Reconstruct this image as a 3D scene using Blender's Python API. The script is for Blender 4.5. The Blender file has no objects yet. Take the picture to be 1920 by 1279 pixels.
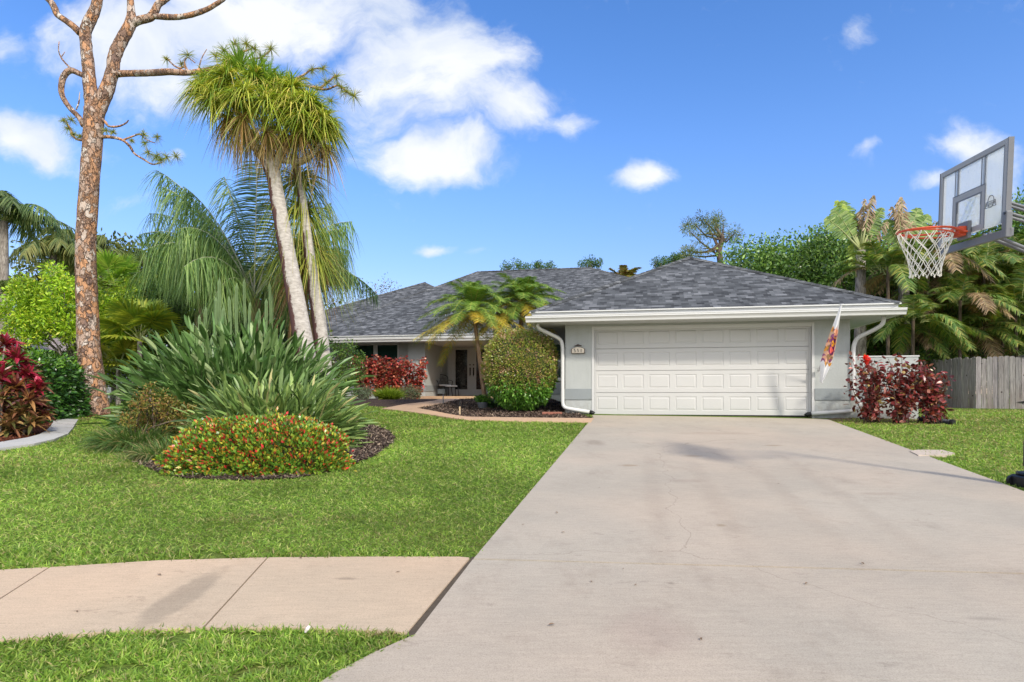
import bpy, bmesh, math, random
import numpy as np
from mathutils import Vector
R = math.radians
PI = math.pi
rng = np.random.default_rng(7)
random.seed(7)
SC = bpy.context.scene
COL = SC.collection
Zv = np.array([0., 0., 1.])

# ------------------------------------------------------------------ camera model / places
F, HZ, CAMZ = 1180.0, 738.0, 1.45
def W(px, py, y):                    # the place y metres ahead that is seen in that direction
    return np.array([(px - 960) / F * y, y, CAMZ + (HZ - py) / F * y])
def sstep(a, b, x):
    t = np.clip((x - a) / (b - a), 0, 1)
    return t * t * (3 - 2 * t)
def ground(x, y):
    x = np.asarray(x, float); y = np.asarray(y, float)
    ym = 20.0 - 4.7 * sstep(1.0, 3.2, x)
    yy = np.clip(y, 0, None)
    k = 1.2
    h = np.clip((ym - yy) / k * .5 + .5, 0, 1)
    m = yy * h + ym * (1 - h) - k * h * (1 - h) * .5
    return .015 + .061 * m
def G(px, py):                       # the place on the ground
    y = 1.435 / (.061 + (py - HZ) / F)
    for _ in range(12):
        x = (px - 960) / F * y
        g = float(ground(x, y))
        if py <= HZ + 1: break
        y = .5 * y + .5 * (CAMZ - g) * F / (py - HZ)
    y = min(y, 60)
    x = (px - 960) / F * y
    return np.array([x, y, float(ground(x, y))])
def on_ground(px, y):
    x = (px - 960) / F * y
    return np.array([x, y, float(ground(x, y))])

# ------------------------------------------------------------------ materials
def mat(name, rough=.6, spec=.3):
    m = bpy.data.materials.new(name); m.use_nodes = True
    nt = m.node_tree; b = nt.nodes['Principled BSDF']
    b.inputs['Roughness'].default_value = rough
    b.inputs['Specular IOR Level'].default_value = spec
    return m, nt, b
def plain(name, col, rough=.6, spec=.3, var=.12, scale=6, bump=0, metal=0, bscale=None):
    m, nt, b = mat(name, rough, spec)
    b.inputs['Metallic'].default_value = metal
    tc = nt.nodes.new('ShaderNodeTexCoord')
    n = nt.nodes.new('ShaderNodeTexNoise'); n.inputs['Scale'].default_value = scale; n.inputs['Detail'].default_value = 6
    nt.links.new(tc.outputs['Object'], n.inputs['Vector'])
    mx = nt.nodes.new('ShaderNodeMix'); mx.data_type = 'RGBA'
    mx.inputs[6].default_value = (*[c * (1 - var) for c in col], 1)
    mx.inputs[7].default_value = (*[min(1, c * (1 + var)) for c in col], 1)
    nt.links.new(n.outputs[0], mx.inputs[0]); nt.links.new(mx.outputs[2], b.inputs['Base Color'])
    if bump:
        n2 = nt.nodes.new('ShaderNodeTexNoise'); n2.inputs['Scale'].default_value = bscale or 60; n2.inputs['Detail'].default_value = 5
        nt.links.new(tc.outputs['Object'], n2.inputs['Vector'])
        bp = nt.nodes.new('ShaderNodeBump'); bp.inputs['Strength'].default_value = bump; bp.inputs['Distance'].default_value = .01
        nt.links.new(n2.outputs[0], bp.inputs['Height']); nt.links.new(bp.outputs[0], b.inputs['Normal'])
    return m
def ramp(nt, stops, src):
    r = nt.nodes.new('ShaderNodeValToRGB')
    while len(r.color_ramp.elements) < len(stops): r.color_ramp.elements.new(.5)
    for e, (p, c) in zip(r.color_ramp.elements, stops):
        e.position = p; e.color = (*c, 1) if len(c) == 3 else c
    nt.links.new(src, r.inputs[0]); return r
def noise(nt, vec, scale, detail=6, rough=.55, dist=0, dim='3D'):
    n = nt.nodes.new('ShaderNodeTexNoise'); n.inputs['Scale'].default_value = scale
    n.inputs['Detail'].default_value = detail; n.inputs['Roughness'].default_value = rough
    n.inputs['Distortion'].default_value = dist
    nt.links.new(vec, n.inputs['Vector']); return n.outputs[0]
def mixc(nt, fac, a, b, mode='MIX'):
    m = nt.nodes.new('ShaderNodeMix'); m.data_type = 'RGBA'; m.blend_type = mode
    for i, v in ((0, fac), (6, a), (7, b)):
        if isinstance(v, (int, float)): m.inputs[i].default_value = v
        elif isinstance(v, tuple): m.inputs[i].default_value = (*v, 1)
        else: nt.links.new(v, m.inputs[i])
    return m.outputs[2]
def math_(nt, op, a, b=0, c=None):
    m = nt.nodes.new('ShaderNodeMath'); m.operation = op
    for i, v in enumerate((a, b) if c is None else (a, b, c)):
        if isinstance(v, (int, float)): m.inputs[i].default_value = v
        else: nt.links.new(v, m.inputs[i])
    return m.outputs[0]
def maprange(nt, v, a, b, c=0, d=1, smooth=True):
    m = nt.nodes.new('ShaderNodeMapRange')
    if smooth: m.interpolation_type = 'SMOOTHSTEP'
    nt.links.new(v, m.inputs[0])
    for i, x in zip((1, 2, 3, 4), (a, b, c, d)): m.inputs[i].default_value = x
    return m.outputs[0]
def mapping(nt, vec, scale=(1, 1, 1), loc=(0, 0, 0), rot=(0, 0, 0)):
    m = nt.nodes.new('ShaderNodeMapping')
    m.inputs['Scale'].default_value = scale; m.inputs['Location'].default_value = loc; m.inputs['Rotation'].default_value = rot
    nt.links.new(vec, m.inputs['Vector']); return m.outputs[0]
def bump(nt, b, h, strength=.5, dist=.01):
    bp = nt.nodes.new('ShaderNodeBump'); bp.inputs['Strength'].default_value = strength; bp.inputs['Distance'].default_value = dist
    nt.links.new(h, bp.inputs['Height']); nt.links.new(bp.outputs[0], b.inputs['Normal'])
def tco(nt, out='Object'):
    return nt.nodes.new('ShaderNodeTexCoord').outputs[out]
def geopos(nt):
    return nt.nodes.new('ShaderNodeNewGeometry').outputs['Position']

def leaf_mat(name, rough=.45, trans=.3, spec=.35):
    m, nt, b = mat(name, rough, spec)
    at = nt.nodes.new('ShaderNodeAttribute'); at.attribute_name = 'Col'
    n = noise(nt, geopos(nt), 9, 3)
    c = mixc(nt, 1.0, at.outputs['Color'], ramp(nt, [(.3, (.78, .8, .8)), (.7, (1.15, 1.13, 1.0))], n).outputs[0], 'MULTIPLY')
    nt.links.new(c, b.inputs['Base Color'])
    t = nt.nodes.new('ShaderNodeBsdfTranslucent')
    c2 = mixc(nt, 1.0, c, (1.25, 1.3, .6), 'MULTIPLY')
    nt.links.new(c2, t.inputs['Color'])
    mx = nt.nodes.new('ShaderNodeMixShader'); mx.inputs[0].default_value = trans
    nt.links.new(b.outputs[0], mx.inputs[1]); nt.links.new(t.outputs[0], mx.inputs[2])
    nt.links.new(mx.outputs[0], nt.nodes['Material Output'].inputs['Surface'])
    return m
LEAF = leaf_mat('leaf')
LEAF_GLOSS = leaf_mat('glossy_leaf', .32, .2, .5)
LEAF_BLUE = leaf_mat('waxy_leaf', .38, .12, .45)
GRASSM = leaf_mat('grass_blade', .5, .35, .25)

# ------------------------------------------------------------------ mesh builder
class MB:
    def __init__(s): s.V = []; s.L = []; s.S = []; s.C = []; s.n = 0
    def raw(s, V, faces, col=(1, 1, 1)):
        V = np.asarray(V, float).reshape(-1, 3)
        s.V.append(V)
        s.L.append(np.concatenate([np.asarray(f) for f in faces]) + s.n)
        s.S.append(np.array([len(f) for f in faces]))
        s.C.append(np.tile(np.asarray(col, float), (len(V), 1))); s.n += len(V)
        return s
    def arr(s, V, Q, C):             # V (n,3), Q (m,4), C (n,3)
        s.V.append(V); s.L.append(Q.reshape(-1) + s.n); s.S.append(np.full(len(Q), Q.shape[1])); s.C.append(C); s.n += len(V)
    def box(s, x0, x1, y0, y1, z0, z1, col=(1, 1, 1)):
        V = [(x, y, z) for z in (z0, z1) for y in (y0, y1) for x in (x0, x1)]
        return s.raw(V, [(0, 2, 3, 1), (4, 5, 7, 6), (0, 1, 5, 4), (2, 6, 7, 3), (0, 4, 6, 2), (1, 3, 7, 5)], col)
    def obox(s, c, ax, ay, az, hx, hy, hz, col=(1, 1, 1)):
        c, ax, ay, az = [np.asarray(q, float) for q in (c, ax, ay, az)]
        V = [c + ax * hx * i + ay * hy * j + az * hz * k for k in (-1, 1) for j in (-1, 1) for i in (-1, 1)]
        return s.raw(V, [(0, 2, 3, 1), (4, 5, 7, 6), (0, 1, 5, 4), (2, 6, 7, 3), (0, 4, 6, 2), (1, 3, 7, 5)], col)
    def tube(s, pts, rad, n=8, col=(1, 1, 1), cap=True, jit=0):
        P = np.asarray(pts, float); k = len(P)
        rad = np.broadcast_to(np.asarray(rad, float), (k,))
        T = np.gradient(P, axis=0); T /= np.linalg.norm(T, axis=1)[:, None] + 1e-9
        a = np.array([1., 0, 0]) if abs(T[0][0]) < .8 else np.array([0., 1, 0])
        V = []
        for i in range(k):
            a = a - T[i] * np.dot(a, T[i]); a /= np.linalg.norm(a) + 1e-9
            b = np.cross(T[i], a)
            for j in range(n):
                th = 2 * PI * j / n
                r = rad[i] * (1 + (jit * (rng.random() - .5) if jit else 0))
                V.append(P[i] + r * (a * math.cos(th) + b * math.sin(th)))
        Fc = [(i * n + j, i * n + (j + 1) % n, (i + 1) * n + (j + 1) % n, (i + 1) * n + j) for i in range(k - 1) for j in range(n)]
        if cap: Fc += [tuple(range(n))[::-1], tuple((k - 1) * n + j for j in range(n))]
        return s.raw(V, Fc, col)
    def prism(s, poly, z0, z1, col=(1, 1, 1)):
        n = len(poly)
        V = [(p[0], p[1], z0) for p in poly] + [(p[0], p[1], z1) for p in poly]
        return s.raw(V, [tuple(range(n))[::-1], tuple(range(n, 2 * n))] + [(i, (i + 1) % n, (i + 1) % n + n, i + n) for i in range(n)], col)
    def ribbons(s, P, D, N, L, Wd, C, rows=3, prof=None, droop=0., fold=0., twist=None):
        """many leaf blades at once: start P, direction D, normal N, length L, width Wd, colour C"""
        P = np.asarray(P, float); n = len(P)
        D = norm(np.asarray(D, float)); N = np.asarray(N, float)
        S = norm(np.cross(D, N)); NN = norm(np.cross(S, D))
        L = np.broadcast_to(L, (n,)).astype(float); Wd = np.broadcast_to(Wd, (n,)).astype(float)
        dr = np.broadcast_to(droop, (n,)).astype(float)
        C = np.broadcast_to(np.asarray(C, float), (n, 3))
        t = np.linspace(0, 1, rows)
        pr = np.array([prof(x) for x in t]) if prof else np.array([max(.06, math.sin(PI * x)) for x in t])
        pos = P[:, None] + L[:, None, None] * (D[:, None] * t[None, :, None] - Zv[None, None] * (dr[:, None] * t[None] ** 2)[:, :, None])
        hw = .5 * Wd[:, None] * pr[None]
        if fold:
            off = NN[:, None] * (hw * fold)[:, :, None]
            V = np.stack([pos - S[:, None] * hw[:, :, None] + off, pos, pos + S[:, None] * hw[:, :, None] + off], 2); c = 3
        else:
            V = np.stack([pos - S[:, None] * hw[:, :, None], pos + S[:, None] * hw[:, :, None]], 2); c = 2
        V = V.reshape(-1, 3)
        base = (np.arange(n) * rows * c)[:, None, None]
        q = []
        for r_ in range(rows - 1):
            for k in range(c - 1):
                i = r_ * c + k
                q.append([i, i + 1, i + 1 + c, i + c])
        Q = (base + np.array(q)[None]).reshape(-1, 4)
        s.arr(V, Q, np.repeat(C, rows * c, 0))
    def build(s, name, m, parent=None, origin=None, smooth=False, uv=None, bevel=0):
        me = bpy.data.meshes.new(name)
        V = np.concatenate(s.V)
        if origin is not None: V = V - np.asarray(origin)[None]
        Lp = np.concatenate(s.L).astype(np.int32); S_ = np.concatenate(s.S).astype(np.int32)
        me.vertices.add(len(V)); me.vertices.foreach_set('co', V.astype(np.float32).ravel())
        me.loops.add(len(Lp)); me.loops.foreach_set('vertex_index', Lp)
        me.polygons.add(len(S_)); st = np.concatenate([[0], np.cumsum(S_)[:-1]]).astype(np.int32)
        me.polygons.foreach_set('loop_start', st); me.polygons.foreach_set('loop_total', S_)
        me.polygons.foreach_set('use_smooth', np.full(len(S_), bool(smooth)))
        me.update(calc_edges=True)
        C = np.concatenate(s.C)
        a = me.color_attributes.new('Col', 'FLOAT_COLOR', 'POINT')
        a.data.foreach_set('color', np.c_[C, np.ones(len(C))].astype(np.float32).ravel())
        if uv == 'roof':
            ul = me.uv_layers.new(name='UVMap'); out = np.zeros((len(Lp), 2), np.float32)
            for p in me.polygons:
                nn = np.array(p.normal)
                h = np.cross(Zv, nn); h = h / (np.linalg.norm(h) + 1e-9) if np.linalg.norm(h) > 1e-4 else np.array([1., 0, 0])
                up = np.cross(nn, h)
                for li in p.loop_indices:
                    v = V[Lp[li]]; out[li] = (v @ h, v @ up)
            ul.data.foreach_set('uv', out.ravel())
        me.materials.append(m)
        me.validate()
        o = bpy.data.objects.new(name, me); COL.objects.link(o)
        if parent is not None: o.parent = parent
        if bevel:
            b = o.modifiers.new('Bevel', 'BEVEL'); b.width = bevel; b.segments = 2; b.limit_method = 'ANGLE'
        return o
def norm(a):
    return a / (np.linalg.norm(a, axis=-1, keepdims=True) + 1e-9)
def thing(name, label, cat, loc, group=None, rz=0):
    o = bpy.data.objects.new(name, None); COL.objects.link(o); o.empty_display_size = .2
    o.location = tuple(float(q) for q in loc); o.rotation_euler = (0, 0, rz)
    o['label'] = label; o['category'] = cat
    if group: o['group'] = group
    return o
def tag(o, label=None, cat=None, group=None, kind=None):
    for k, v in (('label', label), ('category', cat), ('group', group), ('kind', kind)):
        if v: o[k] = v
    return o
def struct(o): o['kind'] = 'structure'; return o
def cols(n, palette, weights=None, var=.15):
    p = np.array(palette, float)
    i = rng.choice(len(p), n, p=None if weights is None else np.array(weights) / sum(weights))
    return np.clip(p[i] * (1 + var * rng.standard_normal((n, 1))), .004, 1)
def rdir(n, up=0.):
    d = rng.standard_normal((n, 3)); d[:, 2] += up
    return norm(d)

# ------------------------------------------------------------------ render / camera / light
cam = bpy.data.cameras.new('camera'); co = bpy.data.objects.new('camera', cam); COL.objects.link(co)
cam.sensor_width = 36; cam.lens = F / 1920 * 36; cam.shift_y = (HZ - 639.5) / 1920; cam.clip_end = 3000; cam.clip_start = .05
co.location = (0, 0, CAMZ); co.rotation_euler = (R(90), 0, 0); SC.camera = co
SC.view_settings.view_transform = 'Standard'; SC.view_settings.look = 'None'; SC.view_settings.gamma = 1
SC.view_settings.exposure = .25
SC.cycles.use_denoising = True
SC.cycles.max_bounces = 8; SC.cycles.transparent_max_bounces = 12
sd = Vector((.517, -.856, 0)).normalized(); EL = R(38)
sv = Vector((sd.x * math.cos(EL), sd.y * math.cos(EL), math.sin(EL)))
sun = bpy.data.lights.new('sun', 'SUN'); sun.energy = 3.0; sun.angle = R(5.); sun.color = (1, .93, .82)
so = bpy.data.objects.new('sun', sun); COL.objects.link(so); so.rotation_euler = (-sv).to_track_quat('-Z', 'Y').to_euler()
wd = bpy.data.worlds.new('World'); SC.world = wd; wd.use_nodes = True
nt = wd.node_tree; bg = nt.nodes['Background']; bg.inputs['Strength'].default_value = .15
sky = nt.nodes.new('ShaderNodeTexSky'); sky.sky_type = 'NISHITA'; sky.sun_disc = False
sky.sun_elevation = EL; sky.sun_rotation = math.atan2(sd.x, sd.y); sky.air_density = 1.0; sky.dust_density = .4; sky.ozone_density = 2.0
hs = nt.nodes.new('ShaderNodeHueSaturation'); hs.inputs['Saturation'].default_value = 1.3; hs.inputs['Value'].default_value = 1.35
nt.links.new(sky.outputs[0], hs.inputs['Color'])
gen = nt.nodes.new('ShaderNodeTexCoord').outputs['Generated']
sp = nt.nodes.new('ShaderNodeSeparateXYZ'); nt.links.new(gen, sp.inputs[0])
yc = math_(nt, 'MAXIMUM', sp.outputs[1], .03)
A = math_(nt, 'DIVIDE', sp.outputs[0], yc); B = math_(nt, 'DIVIDE', sp.outputs[2], yc)
cb = nt.nodes.new('ShaderNodeCombineXYZ'); nt.links.new(A, cb.inputs[0]); nt.links.new(B, cb.inputs[1])
# wind-torn edges: warp the cloud field a little
wn = nt.nodes.new('ShaderNodeTexNoise'); wn.inputs['Scale'].default_value = 5; wn.inputs['Detail'].default_value = 5
nt.links.new(cb.outputs[0], wn.inputs['Vector'])
wv = nt.nodes.new('ShaderNodeVectorMath'); wv.operation = 'SUBTRACT'; nt.links.new(wn.outputs['Color'], wv.inputs[0]); wv.inputs[1].default_value = (.5, .5, .5)
ws = nt.nodes.new('ShaderNodeVectorMath'); ws.operation = 'SCALE'; nt.links.new(wv.outputs[0], ws.inputs[0]); ws.inputs['Scale'].default_value = .16
wa = nt.nodes.new('ShaderNodeVectorMath'); wa.operation = 'ADD'; nt.links.new(cb.outputs[0], wa.inputs[0]); nt.links.new(ws.outputs[0], wa.inputs[1])
BL = [(520, 20, 460, 150, 1.), (800, 110, 260, 190, 1.), (930, 190, 150, 90, .8), (330, 150, 190, 90, .9), (230, 70, 220, 110, .9),
      (810, 295, 175, 75, 1.1), (740, 215, 70, 60, .55), (1060, 225, 85, 45, .7), (1178, 330, 70, 42, .75), (50, 265, 105, 70, 1.), (0, 70, 60, 60, .6),
      (815, 482, 60, 26, .75), (880, 495, 45, 18, .45), (1600, 60, 50, 60, .45), (1850, 285, 150, 45, .7), (1740, 352, 70, 25, .5), (1900, 320, 60, 90, .6), (270, 375, 80, 26, .4),
      (350, 295, 50, 35, .5), (1610, 293, 50, 16, .3), (-500, 200, 300, 120, .9), (2500, 150, 380, 160, .9), (900, -400, 500, 200, 1.), (2100, -300, 400, 150, .8)]
acc = None
for (x, y, rx, ry, w_) in BL:
    mp = nt.nodes.new('ShaderNodeVectorMath'); mp.operation = 'SUBTRACT'; nt.links.new(wa.outputs[0], mp.inputs[0]); mp.inputs[1].default_value = ((x - 960) / F, (HZ - y) / F, 0)
    dv = nt.nodes.new('ShaderNodeVectorMath'); dv.operation = 'DIVIDE'; nt.links.new(mp.outputs[0], dv.inputs[0]); dv.inputs[1].default_value = (rx / F, ry / F, 1)
    ln = nt.nodes.new('ShaderNodeVectorMath'); ln.operation = 'LENGTH'; nt.links.new(dv.outputs[0], ln.inputs[0])
    v = maprange(nt, ln.outputs['Value'], 1.25, 0, 0, w_)
    acc = v if acc is None else math_(nt, 'MAXIMUM', acc, v)
st = mapping(nt, wa.outputs[0], (1, 1.35, 1))
n1 = noise(nt, st, 6.5, 12, .62); n2 = noise(nt, st, 2.6, 4, .5)
dens = math_(nt, 'ADD', acc, math_(nt, 'ADD', math_(nt, 'MULTIPLY_ADD', n1, 1.7, -.85), math_(nt, 'MULTIPLY_ADD', n2, .7, -.35)))
cov = maprange(nt, dens, .16, .86)
cov = math_(nt, 'MULTIPLY', cov, maprange(nt, sp.outputs[1], 0, .15))
cov = math_(nt, 'MULTIPLY', cov, .93)
shade = noise(nt, mapping(nt, wa.outputs[0], (1, 1.5, 1), (.13, .31, 0)), 4.5, 6, .5)
ccol = ramp(nt, [(.34, (4.0, 4.5, 5.4)), (.58, (5.9, 6.0, 6.2))], math_(nt, 'ADD', shade, math_(nt, 'MULTIPLY', maprange(nt, dens, .5, 1.3), .08)))
back = math_(nt, 'MULTIPLY', maprange(nt, sp.outputs[1], .1, -.25), maprange(nt, noise(nt, gen, 2.2, 7, .6), .36, .56))  # added unseen bright clouds behind the camera that whiten and lift the ambient light
cov = math_(nt, 'MAXIMUM', cov, math_(nt, 'MULTIPLY', back, .95))
tint = mixc(nt, 1., hs.outputs[0], (1.14, .92, 1.03), 'MULTIPLY')
low = maprange(nt, sp.outputs[2], .0, .38, .62, 1.)
lc = nt.nodes.new('ShaderNodeCombineColor')
for k_ in range(3): nt.links.new(low, lc.inputs[k_])
tint = mixc(nt, 1., tint, lc.outputs[0], 'MULTIPLY')
bcol = mixc(nt, back, ccol.outputs[0], (11.5, 11.4, 11.4))
skyc = mixc(nt, cov, tint, bcol)
nt.links.new(skyc, bg.inputs['Color'])

# ------------------------------------------------------------------ ground sheet
def gridline(a, b, near0, near1, fine):
    out = [a]; x = a
    pts = []
    c = near0
    step = fine
    while c > a: pts.append(c); step *= 1.35; c -= step
    pts = [a] + pts[::-1]
    x = near0 + fine
    while x < near1: pts.append(x); x += fine
    step = fine; x = near1
    while x < b: pts.append(x); step *= 1.35; x += step
    pts.append(b); return np.array(sorted(set(round(p, 4) for p in pts)))
gx = gridline(-900, 900, -16, 16, .4); gy = gridline(-60, 1500, 0, 26, .4)
XX, YY = np.meshgrid(gx, gy); ZZ = ground(XX, YY)
V = np.c_[XX.ravel(), YY.ravel(), ZZ.ravel()]
nx = len(gx); ii, jj = np.meshgrid(np.arange(nx - 1), np.arange(len(gy) - 1)); b0 = (jj * nx + ii).ravel()
g = MB(); g.arr(V, np.c_[b0, b0 + 1, b0 + nx + 1, b0 + nx], np.ones((len(V), 3)))
m, nt, b = mat('lawn_soil', .9, .1)
p = geopos(nt)
c1 = ramp(nt, [(.3, (.10, .16, .03)), (.5, (.14, .21, .04)), (.72, (.2, .2, .06))], noise(nt, p, 1.3, 8, .65))
c2 = ramp(nt, [(.35, (.45, .45, .4)), (.65, (1.2, 1.2, 1.1))], noise(nt, p, 60, 4, .7))
nt.links.new(mixc(nt, 1., c1.outputs[0], c2.outputs[0], 'MULTIPLY'), b.inputs['Base Color'])
bump(nt, b, noise(nt, p, 50, 4), .9, .03)
struct(g.build('lawn_ground', m, smooth=True))

def drape(name, poly, h, m, thick=.0, cell=.8):
    """a sheet that follows the ground"""
    bm = bmesh.new()
    vs = [bm.verts.new((q[0], q[1], 0)) for q in poly]; bm.faces.new(vs)
    xs = [q[0] for q in poly]; ys = [q[1] for q in poly]
    for ax, lo, hi in ((0, min(xs), max(xs)), (1, min(ys), max(ys))):
        k = math.floor(lo / cell) * cell + cell
        while k < hi:
            n = Vector((1, 0, 0)) if ax == 0 else Vector((0, 1, 0)); c = n * k
            bmesh.ops.bisect_plane(bm, geom=bm.verts[:] + bm.edges[:] + bm.faces[:], plane_co=c, plane_no=n); k += cell
    bmesh.ops.triangulate(bm, faces=bm.faces[:])
    for v in bm.verts: v.co.z = float(ground(v.co.x, v.co.y)) + h
    if thick:
        ed = [e for e in bm.edges if e.is_boundary]
        r = bmesh.ops.extrude_edge_only(bm, edges=ed)
        for v in r['geom']:
            if isinstance(v, bmesh.types.BMVert): v.co.z -= thick
    bmesh.ops.recalc_face_normals(bm, faces=bm.faces[:])
    if sum(f.normal.z for f in bm.faces) < 0: bmesh.ops.reverse_faces(bm, faces=bm.faces[:])
    me = bpy.data.meshes.new(name); bm.to_mesh(me); bm.free(); me.materials.append(m)
    o = bpy.data.objects.new(name, me); COL.objects.link(o); return struct(o)
def gp(l): return [tuple(G(*q)[:2]) for q in l]
def inside(poly, X, Y):
    r = np.zeros(len(X), bool); n = len(poly)
    for i in range(n):
        x0, y0 = poly[i]; x1, y1 = poly[(i + 1) % n]
        c = ((y0 > Y) != (y1 > Y)) & (X < (x1 - x0) * (Y - y0) / ((y1 - y0) or 1e-9) + x0)
        r ^= c
    return r

# concrete
def concrete(name, tint, seed, streak=False):
    m, nt, b = mat(name, .85, .2)
    p = geopos(nt); ps = mapping(nt, p, (1, 1, 1), (seed, seed * 2, 0))
    base = ramp(nt, [(.3, tuple(c * .9 for c in tint)), (.7, tuple(min(1, c * 1.07) for c in tint))], noise(nt, ps, .9, 8, .6)).outputs[0]
    pinkish = ramp(nt, [(.42, (1, 1, 1)), (.62, (1.05, .985, .95))], noise(nt, ps, .45, 4, .5)).outputs[0]
    base = mixc(nt, .8, base, pinkish, 'MULTIPLY')
    grain = ramp(nt, [(.3, (.70, .70, .70)), (.5, (1, 1, 1)), (.72, (1.15, 1.15, 1.15))], noise(nt, ps, 140, 3, .7)).outputs[0]
    base = mixc(nt, .8, base, grain, 'MULTIPLY')
    brush = ramp(nt, [(.35, (.86, .86, .86)), (.6, (1.04, 1.04, 1.04))], noise(nt, mapping(nt, ps, (2.2, 14, 1)), 3, 6, .7)).outputs[0]
    base = mixc(nt, .55, base, brush, 'MULTIPLY')
    st_ = ramp(nt, [(.54, (1, 1, 1)), (.72, (.82, .80, .79))], noise(nt, mapping(nt, ps, (1.5, .8, 1)), 1.5, 9, .74)).outputs[0]
    base = mixc(nt, .8, base, st_, 'MULTIPLY')
    smudge = ramp(nt, [(.60, (1, 1, 1)), (.69, (.68, .66, .66))], noise(nt, mapping(nt, ps, (4, 9, 1), (3, 7, 0)), 1.2, 7, .72)).outputs[0]
    smudge_m = ramp(nt, [(.5, (0, 0, 0)), (.62, (1, 1, 1))], noise(nt, ps, .7, 2)).outputs[0]
    base = mixc(nt, smudge_m, base, mixc(nt, 1., base, smudge, 'MULTIPLY'))
    vo = nt.nodes.new('ShaderNodeTexVoronoi'); vo.inputs['Scale'].default_value = 5.5; nt.links.new(ps, vo.inputs['Vector'])
    speck = ramp(nt, [(.045, (.2, .18, .16)), (.07, (1, 1, 1))], vo.outputs['Distance']).outputs[0]
    spm = ramp(nt, [(.66, (0, 0, 0)), (.68, (1, 1, 1))], noise(nt, ps, 5, 1)).outputs[0]
    base = mixc(nt, spm, base, mixc(nt, .9, base, speck, 'MULTIPLY'))
    return m, nt, b, base, ps, p
def stain_shadow_ellipse(nt, p, base, c, r, ang, col, soft=.5):
    """a stain, or a shadow painted into the colour, at world place c with radii r"""
    v = nt.nodes.new('ShaderNodeVectorMath'); v.operation = 'SUBTRACT'; nt.links.new(p, v.inputs[0]); v.inputs[1].default_value = (c[0], c[1], 0)
    q = mapping(nt, v.outputs[0], (1, 1, 0), (0, 0, 0), (0, 0, ang))
    q = mapping(nt, q, (1 / r[0], 1 / r[1], 0))
    l = nt.nodes.new('ShaderNodeVectorMath'); l.operation = 'LENGTH'; nt.links.new(q, l.inputs[0])
    nz = math_(nt, 'MULTIPLY_ADD', noise(nt, p, 7, 5, .6), .7, -.35)
    f = maprange(nt, math_(nt, 'ADD', l.outputs['Value'], nz), 1, soft, 0, 1)
    return mixc(nt, f, base, mixc(nt, 1., base, col, 'MULTIPLY'))
CT = (.43, .378, .302)
M_DRIVE, nt, b, base, ps, p = concrete('driveway_concrete', CT, 3.1)
for (px, py, r0, r1, c) in ((1180, 876, .17, .09, (.80, .74, .66)), (1450, 838, .2, .1, (.84, .79, .72)), (1298, 858, .18, .09, (.84, .79, .72)), (1352, 990, .06, .05, (.78, .74, .66)),
                            (1115, 832, .2, .4, (.80, .78, .77)), (1340, 815, 1.0, .25, (.92, .90, .89)), (1220, 1190, .3, .4, (.93, .90, .91)), (1650, 930, .3, .1, (.88, .86, .85)), (1290, 905, .3, .12, (.92, .90, .90)), (1850, 1168, .14, .03, (.8, .8, .8))):
    q = G(px, py); base = stain_shadow_ellipse(nt, p, base, q, (r0, r1), 0, c, .3)
for (px, py) in ((1225, 930), (1335, 930), (1470, 930), (1570, 930)):
    q = G(px, py); base = stain_shadow_ellipse(nt, p, base, q, (.16, 3.4), .19, (.945, .935, .93), .2)
vc = nt.nodes.new('ShaderNodeTexVoronoi'); vc.feature = 'DISTANCE_TO_EDGE'; vc.inputs['Scale'].default_value = .16
wv2 = nt.nodes.new('ShaderNodeTexNoise'); wv2.inputs['Scale'].default_value = 2.2; wv2.inputs['Detail'].default_value = 6; nt.links.new(ps, wv2.inputs['Vector'])
ad2 = nt.nodes.new('ShaderNodeVectorMath'); ad2.operation = 'MULTIPLY_ADD'; nt.links.new(wv2.outputs['Color'], ad2.inputs[0]); ad2.inputs[1].default_value = (.5, .5, 0); nt.links.new(ps, ad2.inputs[2]); nt.links.new(ad2.outputs[0], vc.inputs['Vector'])
base = mixc(nt, math_(nt, 'MULTIPLY', maprange(nt, vc.outputs['Distance'], .0009, .0003), .5), base, mixc(nt, 1., base, (.55, .52, .5), 'MULTIPLY'))
nt.links.new(base, b.inputs['Base Color']); bump(nt, b, noise(nt, ps, 160, 4, .7), .35, .004)
M_WALK, nt, b, base, ps, p = concrete('sidewalk_concrete', (.535, .42, .295), 11.7)
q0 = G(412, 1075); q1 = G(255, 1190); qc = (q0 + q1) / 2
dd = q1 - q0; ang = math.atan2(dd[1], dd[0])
base = stain_shadow_ellipse(nt, p, base, qc, (np.linalg.norm(dd[:2]) * .62, .13), -ang, (.74, .75, .76), .55)  # long cast-shadow streak painted into the sidewalk colour
q = G(650, 1092); base = stain_shadow_ellipse(nt, p, base, q, (.09, .03), 0, (.7, .7, .7), .3)
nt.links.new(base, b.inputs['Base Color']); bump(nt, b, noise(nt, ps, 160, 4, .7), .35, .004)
M_PATH, nt, b, base, ps, p = concrete('path_concrete', (.56, .385, .25), 23.)
nt.links.new(base, b.inputs['Base Color']); bump(nt, b, noise(nt, ps, 120, 4, .7), .4, .005)
M_SLAB, nt, b, base, ps, p = concrete('slab_concrete', (.46, .46, .44), 31.)
nt.links.new(base, b.inputs['Base Color']); bump(nt, b, noise(nt, ps, 90, 4, .7), .5, .006)

def lerp(a, b, t): return tuple(np.array(a) * (1 - t) + np.array(b) * t)
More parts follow.
